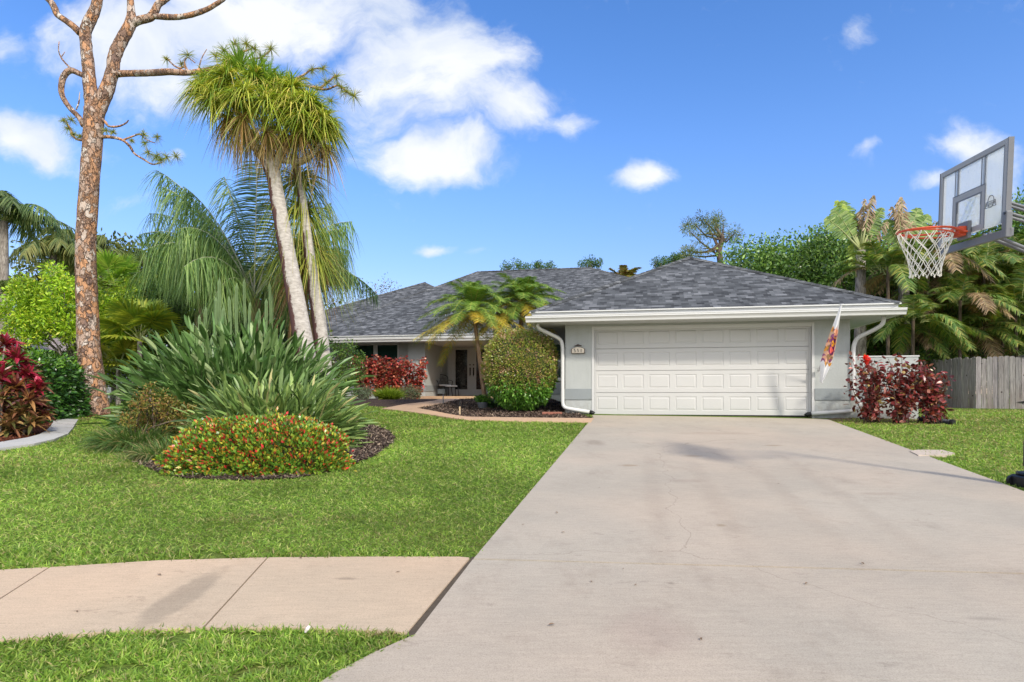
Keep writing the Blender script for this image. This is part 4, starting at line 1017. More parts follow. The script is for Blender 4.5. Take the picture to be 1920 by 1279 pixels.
# palm trunk with lichen
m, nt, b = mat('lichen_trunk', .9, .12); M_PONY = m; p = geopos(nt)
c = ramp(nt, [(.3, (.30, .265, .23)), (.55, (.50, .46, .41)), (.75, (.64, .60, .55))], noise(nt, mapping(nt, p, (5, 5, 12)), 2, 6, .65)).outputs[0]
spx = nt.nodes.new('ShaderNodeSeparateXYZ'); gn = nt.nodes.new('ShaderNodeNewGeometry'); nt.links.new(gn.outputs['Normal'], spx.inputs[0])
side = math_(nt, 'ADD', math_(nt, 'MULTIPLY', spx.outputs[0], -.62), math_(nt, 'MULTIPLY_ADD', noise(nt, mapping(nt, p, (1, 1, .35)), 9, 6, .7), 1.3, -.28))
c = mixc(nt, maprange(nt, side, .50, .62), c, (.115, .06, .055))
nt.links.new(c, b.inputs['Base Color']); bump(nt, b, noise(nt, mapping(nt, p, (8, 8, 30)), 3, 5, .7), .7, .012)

def lprof(x): return max(.05, math.sin(PI * x ** .75))
def strap(x): return (1 - .15 * x) if x < .5 else max(.04, 1.0 - (x - .5) * 2) + .0 * x
def clumps(mb, centers, rad, n_each, L, Wd, pal, wts=None, up=.3, flat=1., var=.15, cvar=.18, out=None, rows=3):
    """leaf clumps; natural leaf colour varies from clump to clump"""
    centers = np.asarray(centers, float); k = len(centers); rad = np.broadcast_to(rad, (k,))
    N_ = k * n_each
    c = np.repeat(centers, n_each, 0); r_ = np.repeat(rad, n_each)
    d = rdir(N_); rr = rng.random(N_) ** .45
    off = d * (rr * r_)[:, None]; off[:, 2] *= flat
    D = d + rdir(N_) * .9 + Zv * up
    C = cols(N_, pal, wts, var) * np.repeat(1 + cvar * rng.standard_normal(k), n_each)[:, None]
    mb.ribbons(c + off, D, rdir(N_, .8), L * (.7 + .6 * rng.random(N_)), Wd * (.7 + .6 * rng.random(N_)), np.clip(C, .003, 1), rows, lprof, droop=.15)
def crown_centers(c, rx, ry, rz, n, low=-.5, inner=.35):
    out = []
    while len(out) < n:
        d = rdir(1)[0]
        if d[2] < low: continue
        q = inner + (1 - inner) * rng.random() ** .5
        s_ = 1 + .22 * math.sin(d[0] * 5 + c[0]) * math.cos(d[2] * 4 + c[1]) + .1 * rng.standard_normal()
        out.append(c + d * np.array([rx, ry, rz]) * q * s_)
    return np.array(out)
def limb(mb, a, b_, r0, r1, sag=.1, n=6):
    a = np.array(a, float); b_ = np.array(b_, float); t = np.linspace(0, 1, n)[:, None]; L = np.linalg.norm(b_ - a)
    P = a * (1 - t) + b_ * t + rdir(1)[0] * sag * L * np.sin(PI * t) + rng.standard_normal((n, 3)) * .015 * L
    P[0] = a; P[-1] = b_
    mb.tube(P, np.linspace(r0, r1, n), 6)
def tree(name, label, cat, base, cz, rx, ry, rz, nc, per, L, Wd, pal, wts=None, tr=.15, bark=M_TWIG, lean=(0, 0), group=None, leafm=LEAF, low=-.5, cr=None, stems=1, fork=.35, rows=3):
    base = np.array(base, float); o = thing(name, label, cat, base, group)
    c = base + np.array([lean[0], lean[1], cz]); cs = crown_centers(c, rx, ry, rz, nc, low)
    w_ = MB()
    for k in range(stems):
        b0 = base + (np.array([*(rng.standard_normal(2) * .25), 0]) if stems > 1 else 0)
        fk = b0 * (1 - fork) + c * fork + np.array([0, 0, 0]); fk[:2] += rng.standard_normal(2) * .06 * cz
        limb(w_, b0 - Zv * .1, fk, tr * 1.15, tr * .8, .04, 8)
        for i in range(k, min(nc, 26), stems):
            limb(w_, fk + rdir(1)[0] * tr * .2, cs[i], tr * .45, .012, .12)
    w_.build('trunk', bark, o, base, smooth=True)
    f = MB(); clumps(f, cs, cr or .32 * (rx + rz) / 2, per, L, Wd, pal, wts, rows=rows)
    f.build('crown', leafm, o, base); return o
def frond(fb, wb, p0, az, el, L, droop, nl, ll, lw, hang, pal, fwd=.6, vee=.25, wcol=(1, 1, 1), rr=.016, wts=None, start=.12, ldroop=.3, rows=3, jit=.12, tip=.35):
    T0 = np.array([math.cos(az) * math.cos(el), math.sin(az) * math.cos(el), math.sin(el)])
    f = lambda t: np.asarray(p0)[None] + L * (T0[None] * t[:, None] - Zv[None] * (droop * t ** 2)[:, None])
    t = np.linspace(0, 1, 9); wb.tube(f(t), np.linspace(rr, .004, 9), 5, wcol)
    n = nl; t = np.repeat(start + (1 - start) * (np.arange(n) + .5) / n, 2) + rng.standard_normal(2 * n) * .003
    P = f(t); T = norm(T0[None] - 2 * droop * t[:, None] * Zv[None]); s_ = np.tile([-1., 1.], n)
    S = norm(np.cross(T, np.cross(np.array([math.cos(az), math.sin(az), 0]), Zv)[None] * -1 + 0 * T)); side = norm(np.cross(np.array([math.cos(az), math.sin(az), 0.]), Zv))[None] * s_[:, None]
    up = norm(np.cross(side * s_[:, None], T)); up = up * np.sign(up[:, 2:3] + 1e-6)
    D = side + T * fwd + up * vee - Zv * hang + rng.standard_normal((2 * n, 3)) * jit
    q = (t - start) / (1 - start)
    LL = ll * (tip + (1 - tip) * np.sin(PI * np.clip(q * .8 + .16, 0, 1)) ** .8) * (.9 + .2 * rng.random(2 * n))
    C = cols(2 * n, pal, wts, .1) * (1 + .1 * rng.standard_normal())
    fb.ribbons(P, D, up + rng.standard_normal((2 * n, 3)) * .25, LL, lw, np.clip(C, .004, 1), rows, lambda x: (1, .85, .08)[min(2, round(x * 2))] if rows == 3 else max(.08, 1 - x ** 3), droop=ldroop)
def palm(name, label, cat, base, top, tr, fr, trunkm=M_TRUNKG, group=None, wood=None, leafm=LEAF, tr1=None, n=9):
    """fr: function(fb, wb, top) which adds fronds"""
    base = np.array(base, float); top = np.array(top, float)
    o = thing(name, label, cat, base, group); w_ = MB(); t = np.linspace(0, 1, n)[:, None]
    P = (base - Zv * .1) * (1 - t) + top * t; bend = np.array([top[1] - base[1], base[0] - top[0], 0]) * .0
    w_.tube(P, np.linspace(tr * 1.12, tr1 or tr * .8, n), 10, jit=.08); w_.build('trunk', trunkm, o, base, smooth=True)
    f = MB(); wb = MB(); fr(f, wb, top); fo = f.build('crown', leafm, o, base); wb.build('midrib', wood or M_RIB, fo, base); return o
M_RIB = plain('frond_midrib', (.30, .33, .13), .5, .3, .2); M_RIBP = plain('pale_midrib', (.42, .42, .30), .5, .3, .2); M_RIBY = plain('yellow_midrib', (.45, .38, .08), .5, .3, .2)
GQ = [(.08, .16, .05), (.11, .21, .06), (.16, .26, .08), (.21, .3, .1)]

# ------------------------------------------------------------------ island planting
# slash pine, bare except for tufts
b_ = G(178, 777); pd_ = b_[1]
pine = thing('pine_tree', 'tall bare orange-barked pine with forked trunk and a few needle tufts', 'tree', b_)
def PW(px, py, dy=0): return W(px, py, pd_ + dy)
k_ = pd_ / F
w_ = MB()
def br(mb, pts, ws, n=10, jit=.10):
    P = []; r_ = []
    for i in range(len(pts) - 1):
        p0 = PW(*pts[max(0, i - 1)]); p1 = PW(*pts[i]); p2 = PW(*pts[i + 1]); p3 = PW(*pts[min(len(pts) - 1, i + 2)])
        m_ = 5
        for j in range(m_):
            t = j / m_
            P.append(.5 * (2 * p1 + (p2 - p0) * t + (2 * p0 - 5 * p1 + 4 * p2 - p3) * t * t + (3 * p1 - p0 - 3 * p2 + p3) * t ** 3)); r_.append((ws[i] * (1 - t) + ws[i + 1] * t) * k_ / 2)
    P.append(PW(*pts[-1])); r_.append(ws[-1] * k_ / 2)
    mb.tube(P, r_, n, jit=jit)
br(w_, [(178, 792), (178, 776), (175, 745), (171, 700), (166, 640), (163, 560), (161, 490), (162, 430), (168, 340), (174, 260), (177, 205)], [60, 53, 46, 42, 37.5, 36, 34.5, 33.5, 33, 33, 34], 22, .07)
w_.build('trunk', M_PINE, pine, b_, smooth=True)
def limbp(pts, ws, n=12):
    w_ = MB(); br(w_, pts, ws, n); w_.build('branch', M_PINE, pine, b_, smooth=True)
limbp([(177, 225), (173, 190), (169, 165), (165, 120), (162, 90), (160, 62), (167, 42), (175, 26), (183, 0), (186, -40), (180, -90), (192, -150)], [30, 26, 23, 21, 20, 20, 21, 19, 17, 15, 12, 8])
limbp([(178, 225), (190, 195), (199, 172), (211, 135), (214, 110), (222, 88), (236, 62), (246, 40), (245, 10), (244, -40), (250, -90)], [24, 25, 25, 22, 22, 22, 21, 19, 12, 10, 6])
limbp([(247, 44), (262, 38), (281, 33), (290, 22), (297, 8), (308, 0), (330, -20), (350, -60)], [16, 15, 15, 14, 13, 12, 10, 6], 10)
limbp([(286, 30), (310, 32), (336, 32), (362, 27), (387, 18), (405, 8), (418, -1), (440, -20)], [11, 11, 10, 10, 9, 8, 8, 5], 9)
limbp([(150, 62), (138, 50), (122, 38), (108, 28), (102, 14), (94, 2), (80, -8), (60, -20)], [13, 12, 11, 11, 12, 11, 9, 6], 9)
limbp([(218, 139, 0), (240, 138, -.1), (280, 137, -.5), (320, 135, -1.2), (360, 136, -.8), (420, 128, -.85), (480, 140, -.9), (540, 155, -.9), (600, 165, -.85)], [13, 12, 12, 11, 10, 9, 7, 6, 4], 9)
limbp([(156, 142), (145, 136), (133, 132), (123, 138), (117, 150), (115, 168), (118, 182), (126, 196), (136, 208), (148, 220), (157, 236)], [9, 10, 11, 11, 11, 10, 9, 9, 9, 9, 10], 9)
limbp([(190, 222), (198, 230), (205, 237), (222, 237), (236, 231), (241, 225)], [5, 5, 4, 4, 3, 2], 6)
limbp([(136, 131), (126, 122), (116, 110), (110, 95), (111, 78)], [4, 3, 3, 2, 1.5], 5); limbp([(116, 106), (122, 97)], [2, 1], 5)
limbp([(143, 206), (148, 192), (149, 180), (150, 172)], [3, 3, 2, 1], 5)
limbp([(188, 257), (205, 257), (228, 262), (243, 274), (252, 288), (268, 298), (286, 308), (305, 304)], [7, 6, 5, 5, 4, 4, 3, 2], 6)
limbp([(232, 262), (248, 256), (262, 252), (275, 262), (290, 268)], [4, 3, 3, 2, 2], 6)
limbp([(158, 262), (146, 262), (136, 254), (133, 244), (126, 232), (118, 222)], [5, 4, 4, 3, 3, 2], 6)
limbp([(352, 134, -.8), (345, 125, -.8), (337, 128, -.8), (325, 122, -.8), (312, 108, -.8)], [4, 4, 3, 3, 2], 5)
limbp([(352, 134, -.8), (346, 118, -.8), (352, 108, -.8), (366, 118, -.8)], [4, 3, 2, 2], 5)
limbp([(372, 132, -.8), (378, 110, -.8), (388, 92, -.8)], [3, 2, 1], 5)
for q in ([(420, 128, -.85), (440, 105, -.85), (462, 95, -.85), (478, 88, -.85)], [(455, 132, -.85), (470, 112, -.85), (490, 108, -.85), (508, 94, -.85)],
          [(540, 155, -.9), (570, 140, -.9), (585, 130, -.9), (605, 128, -.9)], [(580, 162, -.9), (610, 168, -.9), (635, 160, -.9), (650, 172, -.9), (664, 182, -.9)], [(600, 165, -.85), (620, 150, -.85), (630, 140, -.85)]):
    limbp(q, [5, 4, 3, 2, 2][:len(q)], 5)
nb_ = MB()
tufts = [(134, 225, 0, 12), (128, 240, 0, 12), (138, 252, 0, 10), (120, 226, 0, 9), (150, 256, 0, 9), (200, 245, 0, 10), (212, 248, 0, 9), (269, 252, 0, 13), (295, 258, 0, 11), (272, 268, 0, 11), (278, 286, 0, 13), (294, 293, 0, 14), (312, 294, 0, 14), (330, 293, 0, 14), (300, 300, 0, 12), (247, 264, 0, 7),
         (352, 103, -.8, 15), (312, 112, -.8, 9), (340, 120, -.8, 8), (420, 95, -.85, 17), (432, 110, -.85, 16), (405, 105, -.85, 14), (462, 82, -.85, 17), (478, 92, -.85, 15), (508, 92, -.85, 16), (490, 108, -.85, 16), (450, 100, -.85, 14), (440, 82, -.85, 13),
         (585, 132, -.9, 12), (605, 128, -.9, 12), (570, 148, -.9, 14), (630, 145, -.9, 17), (612, 155, -.9, 16), (640, 165, -.9, 16), (664, 180, -.9, 17), (650, 172, -.9, 14), (595, 168, -.9, 16), (560, 160, -.9, 15), (620, 190, -.9, 16), (575, 175, -.9, 14)]
for (x, y, dy, r_) in tufts:
    c = PW(x, y, dy); n = 90; rad = r_ * k_ * 1.15; d = rdir(n, .25)
    nb_.ribbons(np.tile(c, (n, 1)), d, rdir(n), rad * (.7 + .5 * rng.random(n)), .009, cols(n, [(.20, .28, .05), (.32, .36, .08), (.46, .42, .12), (.4, .28, .12)], [.35, .3, .25, .1]), 3, lambda t: (1, .8, .3)[round(t * 2)], droop=.25)
nb_.build('needles', LEAF, pine, b_)

# ponytail palm with two trunks
pb = G(604, 800); pyd = pb[1] + .6; pb = on_ground(604, pyd)
pony = thing('ponytail_palm', 'tall two-trunked ponytail palm with lichen-stained trunks and drooping strap leaves', 'palm', pb)
def QW(px, py, dy=0): return W(px, py, pyd + dy)
kq = pyd / F
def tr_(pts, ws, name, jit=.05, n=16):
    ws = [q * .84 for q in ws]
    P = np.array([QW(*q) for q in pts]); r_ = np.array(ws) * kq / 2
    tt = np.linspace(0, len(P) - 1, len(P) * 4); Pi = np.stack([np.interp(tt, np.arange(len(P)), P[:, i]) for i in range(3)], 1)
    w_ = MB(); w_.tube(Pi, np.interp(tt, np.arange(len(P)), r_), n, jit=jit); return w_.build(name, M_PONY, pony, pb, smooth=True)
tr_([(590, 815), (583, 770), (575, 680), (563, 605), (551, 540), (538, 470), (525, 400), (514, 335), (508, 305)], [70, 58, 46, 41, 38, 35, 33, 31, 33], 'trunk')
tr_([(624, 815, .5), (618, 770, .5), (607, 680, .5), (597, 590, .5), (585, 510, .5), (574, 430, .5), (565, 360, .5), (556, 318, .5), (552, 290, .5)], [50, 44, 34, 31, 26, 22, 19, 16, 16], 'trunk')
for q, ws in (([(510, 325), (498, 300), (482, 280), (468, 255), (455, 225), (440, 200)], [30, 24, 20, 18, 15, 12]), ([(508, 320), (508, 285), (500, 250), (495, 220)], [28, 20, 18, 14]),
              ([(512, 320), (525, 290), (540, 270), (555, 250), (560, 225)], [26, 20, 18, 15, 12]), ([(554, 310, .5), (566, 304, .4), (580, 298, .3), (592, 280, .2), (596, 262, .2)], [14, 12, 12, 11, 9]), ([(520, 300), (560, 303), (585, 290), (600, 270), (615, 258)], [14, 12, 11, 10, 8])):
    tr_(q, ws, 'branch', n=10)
f = MB()
PAL_P = [(.29, .38, .045), (.40, .48, .06), (.52, .54, .09), (.19, .30, .045), (.58, .50, .13)]
def rosette(c, n, L, up=.35, w=.030, pal=PAL_P, wts=None, bias=None, droop=(.55, 1.0)):
    d = rdir(n, up); d = d[d[:, 2] > -.45]; n = len(d)
    if bias is not None: d = norm(d + np.array(bias) * .5)
    f.ribbons(np.tile(c, (n, 1)) + d * .06, d, Zv + rng.standard_normal((n, 3)) * .35, L * (.6 + .5 * rng.random(n)), w * (.6 + .6 * rng.random(n)), cols(n, pal, wts, .14), 9, lambda t: max(.07, 1 - t ** 1.5 * .95), droop=rng.uniform(droop[0], droop[1], n))
ros = [(385, 185, 0, .95), (405, 200, -.3, .95), (560, 180, -.2, 1.), (520, 175, .1, 1.), (465, 190, -.5, 1.), (640, 240, -.3, 1.), (605, 205, -.4, .95), (655, 250, .1, .9), (430, 160, -.3, 1.), (420, 175, 0, 1.05), (395, 168, .3, .9), (440, 140, .2, 1.), (448, 200, -.4, 1.1), (478, 165, 0, 1.15), (500, 205, -.5, 1.15), (495, 160, .5, 1.0), (528, 205, -.2, 1.15), (545, 180, .4, 1.05), (560, 215, -.4, 1.15), (592, 215, .1, 1.1), (618, 225, -.1, 1.0), (632, 250, .2, .95), (585, 240, -.5, 1.0), (470, 225, .4, 1.1), (540, 235, .4, 1.1), (410, 205, -.2, .9), (618, 255, .4, 1.0), (645, 262, 0, .85)]
for (x, y, dy, L) in ros: rosette(QW(x + (x - 520) * (.06 if x < 520 else -.30), y - 14, dy), 215, L * .66, .55, .032, droop=(.5, 1.2))
for (x, y) in ((535, 150), (480, 120), (450, 108), (575, 190), (500, 135)): rosette(QW(x, y + 22), 120, .62, 1.5, .03, [(.17, .3, .05), (.26, .4, .06)], droop=(.1, .45))
# dead brown straps under the crown
for (x, y, dy) in ((445, 240, 0), (470, 255, .2), (500, 255, -.3), (530, 260, 0), (560, 255, -.2), (590, 265, .1), (455, 225, -.4), (610, 280, .2), (515, 245, .3), (425, 225, 0)):
    n = 105; y -= 6; d = rdir(n, -.6); f.ribbons(np.tile(QW(x, y, dy), (n, 1)), d, rdir(n), .38 + .34 * rng.random(n), .022, cols(n, [(.46, .29, .13), (.56, .42, .21), (.30, .19, .09), (.34, .35, .09)], None, .15), 6, lambda t: max(.1, 1 - t ** 2), droop=.9)
for (x, y, dy, L) in ((570, 400, .9, 1.2), (556, 470, 1.0, 1.3), (590, 480, 1.0, 1.1), (560, 340, 1., 1.3)):
    rosette(QW(x, y, dy), 300, L, .25, .034, [(.27, .34, .05), (.40, .42, .07), (.17, .25, .05), (.48, .42, .13)], droop=(.8, 1.3))
for (x, y, dy) in ((575, 450, 1.2), (590, 480, 1.2), (560, 520, 1.2)):
    n = 60; d = rdir(n, -.8); f.ribbons(np.tile(QW(x, y, dy), (n, 1)), d, rdir(n), .8 + .3 * rng.random(n), .025, cols(n, [(.30, .17, .08), (.40, .25, .12)], None, .15), 5, lambda t: max(.1, 1 - t ** 2), droop=.9)
f.build('crown', LEAF, pony, pb)

# giant bird of paradise, two clumps
def bop(name, label, base, n, Rm, hm, bl, bw, pal, wts=None, petal=.45, spread=.5, el0=4, seed=0, sx=1., rb=.6, lm=LEAF_BLUE, lift=0, jt=.2):
    o = thing(name, label, 'shrub', base); f = MB(); s_ = MB()
    az = rng.uniform(0, 2 * PI, n); el = R(el0) + np.arcsin(rng.random(n) ** .9 * .985)
    d = np.c_[np.cos(az) * np.cos(el) * sx, np.sin(az) * np.cos(el), np.sin(el)]
    Rr_ = (Rm * np.cos(el) ** 2 + hm * np.sin(el) ** 2) * (1 - .48 * rng.random(n) ** 1.3)
    rq = np.sqrt(rng.random(n)); foot = base + np.c_[np.cos(az) * rb * rq * sx, np.sin(az) * rb * rq, np.full(n, lift)]; Rr_ = Rr_ - rb * rq * np.cos(el) * .9
    D = norm(d + rng.standard_normal((n, 3)) * jt)
    D[:, 2] = np.maximum(D[:, 2], .02); D = norm(D)
    L = bl * (.75 + .45 * rng.random(n)); Pe = Rr_ - L
    P1 = foot + D * Pe[:, None]
    Cc = cols(n, pal, wts, .14)
    side = np.cross(D, Zv); Nn = norm(np.cross(norm(side), D)) + rng.standard_normal((n, 3)) * .55
    f.ribbons(P1, D * np.array([1, 1, .66]) + rng.standard_normal((n, 3)) * .16, Nn, L, bw * (.75 + .5 * rng.random(n)), Cc, 6, lambda t: max(.08, (math.sin(PI * min(1, t * .93 + .05) ** .85)) ** .65), droop=.10 * rng.random(n), fold=.45)
    s_.ribbons(foot, D + 0, Nn, Pe + .03, .024, Cc * 1.05, 3, lambda t: 1)
    fo = f.build('leaves', lm, o, base); s_.build('stalks', lm, o, base); return o
rb_ = on_ground(446, 12.1)
bop('bird_of_paradise', 'large rear clump of grey-green paddle leaves spreading in front of the palms', rb_, 4300, 1.98, 2.42, .38, .080, [(.085, .175, .045), (.13, .235, .07), (.21, .32, .12), (.06, .12, .03), (.38, .47, .24)], [.3, .3, .2, .12, .08], rb=1.0, jt=.40, sx=1.02)
fb2 = on_ground(520, 9.9)
bop('bird_of_paradise', 'smaller greener front clump of narrow leaves just behind the low flowering hedge', fb2, 2700, 1.38, 1.45, .32, .052, [(.13, .22, .06), (.19, .29, .085), (.28, .38, .12), (.09, .15, .05), (.46, .42, .19)], [.3, .3, .22, .12, .06], rb=.7, el0=2, jt=.42)

# low flowering hedge
def hedge_shell(center, rx, ry, h, n, depth=.12, pw=3.2, bumpy=.06, ang=0):
    """points just inside the surface of a rounded mound standing on the ground"""
    d = rdir(int(n * 1.9)); d = d[d[:, 2] > -.12][:n]
    e = (np.abs(d[:, 0]) ** pw + np.abs(d[:, 1]) ** pw + np.abs(d[:, 2]) ** pw) ** (-1 / pw)
    s_ = 1 - depth * rng.random(len(d)) ** 1.5 / min(rx, ry, h)
    s_ = s_ * (1 + bumpy * np.sin(d[:, 0] * 9 + 1) * np.cos(d[:, 1] * 7) + bumpy * .7 * np.sin(d[:, 2] * 12 + d[:, 0] * 15))
    s_ = s_ + .10 * (rng.random(len(d)) < .035) * rng.random(len(d)) / min(rx, ry, h) + bumpy * .5 * np.sin(d[:, 0] * 31 + d[:, 2] * 27)
    q = d * (e * s_)[:, None] * np.array([rx, ry, h]); nn = norm(d * e[:, None] / np.array([rx, ry, h]))
    ca, sa = math.cos(ang), math.sin(ang); rot = lambda v: np.c_[v[:, 0] * ca - v[:, 1] * sa, v[:, 0] * sa + v[:, 1] * ca, v[:, 2]]
    q = rot(q); nn = rot(nn); q = q + center; q[:, 2] = np.maximum(q[:, 2], ground(q[:, 0], q[:, 1]) + .02)
    return q, nn
def shell_core(center, rx, ry, h, k=.78, pw=3.2, ang=0):
    m_ = MB(); nu, nv = 28, 10; V = []
    for j in range(nv + 1):
        ph = PI / 2 * j / nv
        for i in range(nu):
            th = 2 * PI * i / nu; d = np.array([math.cos(th) * math.cos(ph), math.sin(th) * math.cos(ph), math.sin(ph)])
            e = (abs(d) ** pw).sum() ** (-1 / pw); q = d * e * k * np.array([rx, ry, h]); V.append(np.array([q[0] * math.cos(ang) - q[1] * math.sin(ang), q[0] * math.sin(ang) + q[1] * math.cos(ang), q[2]]) + center)
    Q = [(j * nu + i, j * nu + (i + 1) % nu, (j + 1) * nu + (i + 1) % nu, (j + 1) * nu + i) for j in range(nv) for i in range(nu)]
    m_.raw(V, Q); return m_
M_CORE = plain('dense_twigs', (.06, .07, .035), .95, .05, .5, 40, .8)
def hedge(name, label, cat, base, rx, ry, h, n, L, Wd, pal, wts=None, depth=.14, pw=3.2, bumpy=.06, ang=0, leafm=LEAF_GLOSS, core=.8, outw=1., up=.35, group=None, upright=0, rows=3, hook=None):
    o = thing(name, label, cat, base, group); f = MB()
    q, nn = hedge_shell(base, rx, ry, h, n, depth, pw, bumpy, ang); k = len(q)
    C = cols(k, pal, wts, .14)
    pat = vnoise(q[:, 0] * 1. + q[:, 2] * .7 + 50, q[:, 1] + q[:, 2] + 50, .18, 11) - .5
    C = C * (1 + .35 * pat)[:, None]
    if hook: C = hook(q, nn, C)
    f.ribbons(q, nn * outw + rdir(k) * .85 + Zv * up, nn + rdir(k) * .7 + Zv * .4, L * (.65 + .6 * rng.random(k)), Wd * (.65 + .6 * rng.random(k)), np.clip(C, .004, 1), rows, lprof, droop=.1)
    f.build('foliage', leafm, o, base)
    if core: shell_core(base, rx, ry, h, core, pw, ang).build('stems', M_CORE, o, base, smooth=True)
    return o
hb = G(486, 880); hb = on_ground(490, 8.0)
def eup(q, nn, C):
    rim = rng.random(len(q)) < .19 * np.clip(nn[:, 2] * .9 + .55, .15, 1.2)
    C[rim] = cols(int(rim.sum()), [(.62, .045, .045), (.55, .12, .06), (.60, .22, .04)], [.5, .3, .2], .15); return C
hedge('flowering_hedge', 'low oval hedge of green and yellow leaves dotted with red flowers in the island bed', 'hedge', hb, 1.07, .60, .60, 32000, .055, .032,
      [(.11, .24, .03), (.18, .34, .04), (.34, .44, .055), (.58, .46, .06), (.07, .14, .03)], [.3, .27, .2, .11, .12], .2, 2.8, .085, .03, hook=eup, up=.6)
# liriope clump
def grass_clump(name, label, cat, base, n, L, w, pal, wts=None, rb=.3, up=.7, droop=(.3, .9), group=None, leafm=LEAF, rows=7, sp=1.):
    o = thing(name, label, cat, base, group); f = MB(); az = rng.uniform(0, 2 * PI, n); rr_ = rb * np.sqrt(rng.random(n))
    P = base + np.c_[np.cos(az) * rr_, np.sin(az) * rr_, np.zeros(n)]
    D = np.c_[np.cos(az) * sp, np.sin(az) * sp, np.zeros(n)] * (rr_ / rb)[:, None] + rng.standard_normal((n, 3)) * .3; D[:, 2] = up + .5 * rng.random(n)
    f.ribbons(P, D, Zv + rng.standard_normal((n, 3)) * .4, L * (.55 + .6 * rng.random(n)), w, cols(n, pal, wts, .14), rows, lambda t: max(.06, 1 - t ** 2), droop=rng.uniform(*droop, n))
    f.build('foliage', leafm, o, base); return o
PAL_L = [(.07, .15, .035), (.11, .2, .05), (.17, .25, .07), (.40, .33, .16)]
grass_clump('border_grass', 'long drooping green border grass at the left edge of the island bed', 'plant', on_ground(262, 9.8), 2400, .75, .012, PAL_L, [.35, .3, .2, .15], .42)
grass_clump('border_grass', 'fringe of fine arching grass with straw tips left of the low flowering hedge', 'plant', on_ground(310, 8.75), 1300, .55, .010, PAL_L, [.25, .3, .2, .25], .30)
tree('small_shrub', 'small loose yellowish shrub above the border grass in the island bed', 'shrub', on_ground(290, 9.9), .52, .50, .42, .36, 58, 62, .045, .022, [(.13, .15, .03), (.22, .22, .05), (.34, .26, .07), (.30, .16, .06)], None, .012, M_TWIG, stems=5, cr=.13, low=-.9, fork=.1)
# columnar cacti
M_CACT = plain('cactus_skin', (.13, .20, .08), .55, .3, .25, 9, .2)
cb_ = on_ground(455, 13.6); cac = thing('columnar_cactus', 'cluster of tall pale green ribbed cactus columns behind the bird of paradise', 'cactus', cb_)
for (px, top, w, dy) in ((413, 521, 10, 0), (445, 531, 10, .1), (458, 522, 9, .3), (404, 556, 10, -.2), (430, 556, 10, .1), (505, 530, 9, .2), (498, 560, 10, -.1), (385, 575, 10, .2), (470, 566, 9, -.1), (512, 552, 8, .3), (372, 590, 9, 0), (420, 575, 10, -.3), (487, 578, 9, .1)):
    t_ = W(px, top, 13.6 + dy); bt = np.array([*(t_[:2] + rng.standard_normal(2) * .08), float(ground(t_[0], t_[1]))]); n = 14
    rr_ = w * 13.6 / F / 2; m_ = MB(); z = np.linspace(0, 1, 30); P = bt[None] * (1 - z[:, None]) + t_[None] * z[:, None]
    P[:, 0] += .02 * np.sin(z * 7 + px)
    rr_ *= .62; prof = rr_ * np.sqrt(np.clip(1 - np.clip((z - .95) / .05, 0, 1) ** 2, .02, 1)) * (1 + .06 * np.sin(z * 60))
    V = [P[i] + np.array([math.cos(a_), math.sin(a_), 0]) * prof[i] * (1 if j % 2 else .78) for i in range(30) for j, a_ in enumerate(np.linspace(0, 2 * PI, 16, endpoint=False))]
    m_.raw(V, [(i * 16 + j, i * 16 + (j + 1) % 16, (i + 1) * 16 + (j + 1) % 16, (i + 1) * 16 + j) for i in range(29) for j in range(16)] + [tuple(29 * 16 + j for j in range(16))]); m_.build('column', M_CACT, cac, cb_)
# queen palm behind
def queen(fb, wb, top, spec=None, n=16, L=3.4, pal=GQ, seed=0, nl=85, ll=.62, lw=.026):
    for i in range(n):
        az = 2 * PI * i * .382 * 1. + .5; el = R(34 + 50 * ((i * 7) % n) / n)
        frond(fb, wb, top, az, el, L * (.85 + .3 * rng.random()), .55 + .35 * rng.random(), nl, ll, lw, .55, pal, .5, .25, rr=.022, ldroop=.75, rows=4, jit=.22)
qt = W(478, 560, 15.6)
def hero(fb, wb, top):
    tp = np.array(top)
    def to(px, py, dy, rise, L_=None):   # a frond whose tip lands at the given place after rising
        e = W(px, py, tp[1] + dy); h = e - tp; hor = math.hypot(h[0], h[1]); L = math.sqrt(hor ** 2 + (h[2] + rise) ** 2)
        az = math.atan2(h[1], h[0]); el = math.atan2(h[2] + rise, hor)
        frond(fb, wb, tp, az, el, L, rise / L, 95, .78, .019, 1.1, [(.10, .19, .06), (.15, .26, .075), (.21, .33, .10), (.30, .42, .14)], .5, .0, (1, 1, 1), .02, ldroop=.9, rows=5, jit=.40, tip=.55)
    for q in ((292, 318, .4, 2.0), (305, 350, .0, 1.9), (345, 350, -.5, 1.6), (260, 440, .2, 2.5), (640, 430, .0, 1.7), (268, 470, -.6, 2.6), (330, 430, -1.2, 2.4), (245, 520, .8, 2.8), (380, 400, 1., 1.3), (310, 520, 1.5, 2.6), (345, 500, -1.6, 2.2), (420, 330, 1.0, .9), (280, 400, 1.3, 2.2),
              (660, 415, .6, 1.9), (668, 520, -.2, 2.6), (620, 380, 1.2, 1.2), (655, 470, 1.4, 2.0), (600, 520, -.8, 1.7), (560, 330, 1.2, .8), (400, 560, -1.2, 2.), (520, 560, 1.4, 2.0), (360, 570, .8, 2.0)): to(*q)
    # upright spear frond with pale midrib
    frond(fb, wb, tp + np.array([-.02, 0, .0]), PI * .5, R(87), 3.55, .02, 110, .85, .026, .35, [(.05, .11, .04), (.09, .16, .055)], .55, .0, (1, 1, 1), .022, ldroop=.35, rows=4, jit=.06, tip=.5, start=.2)
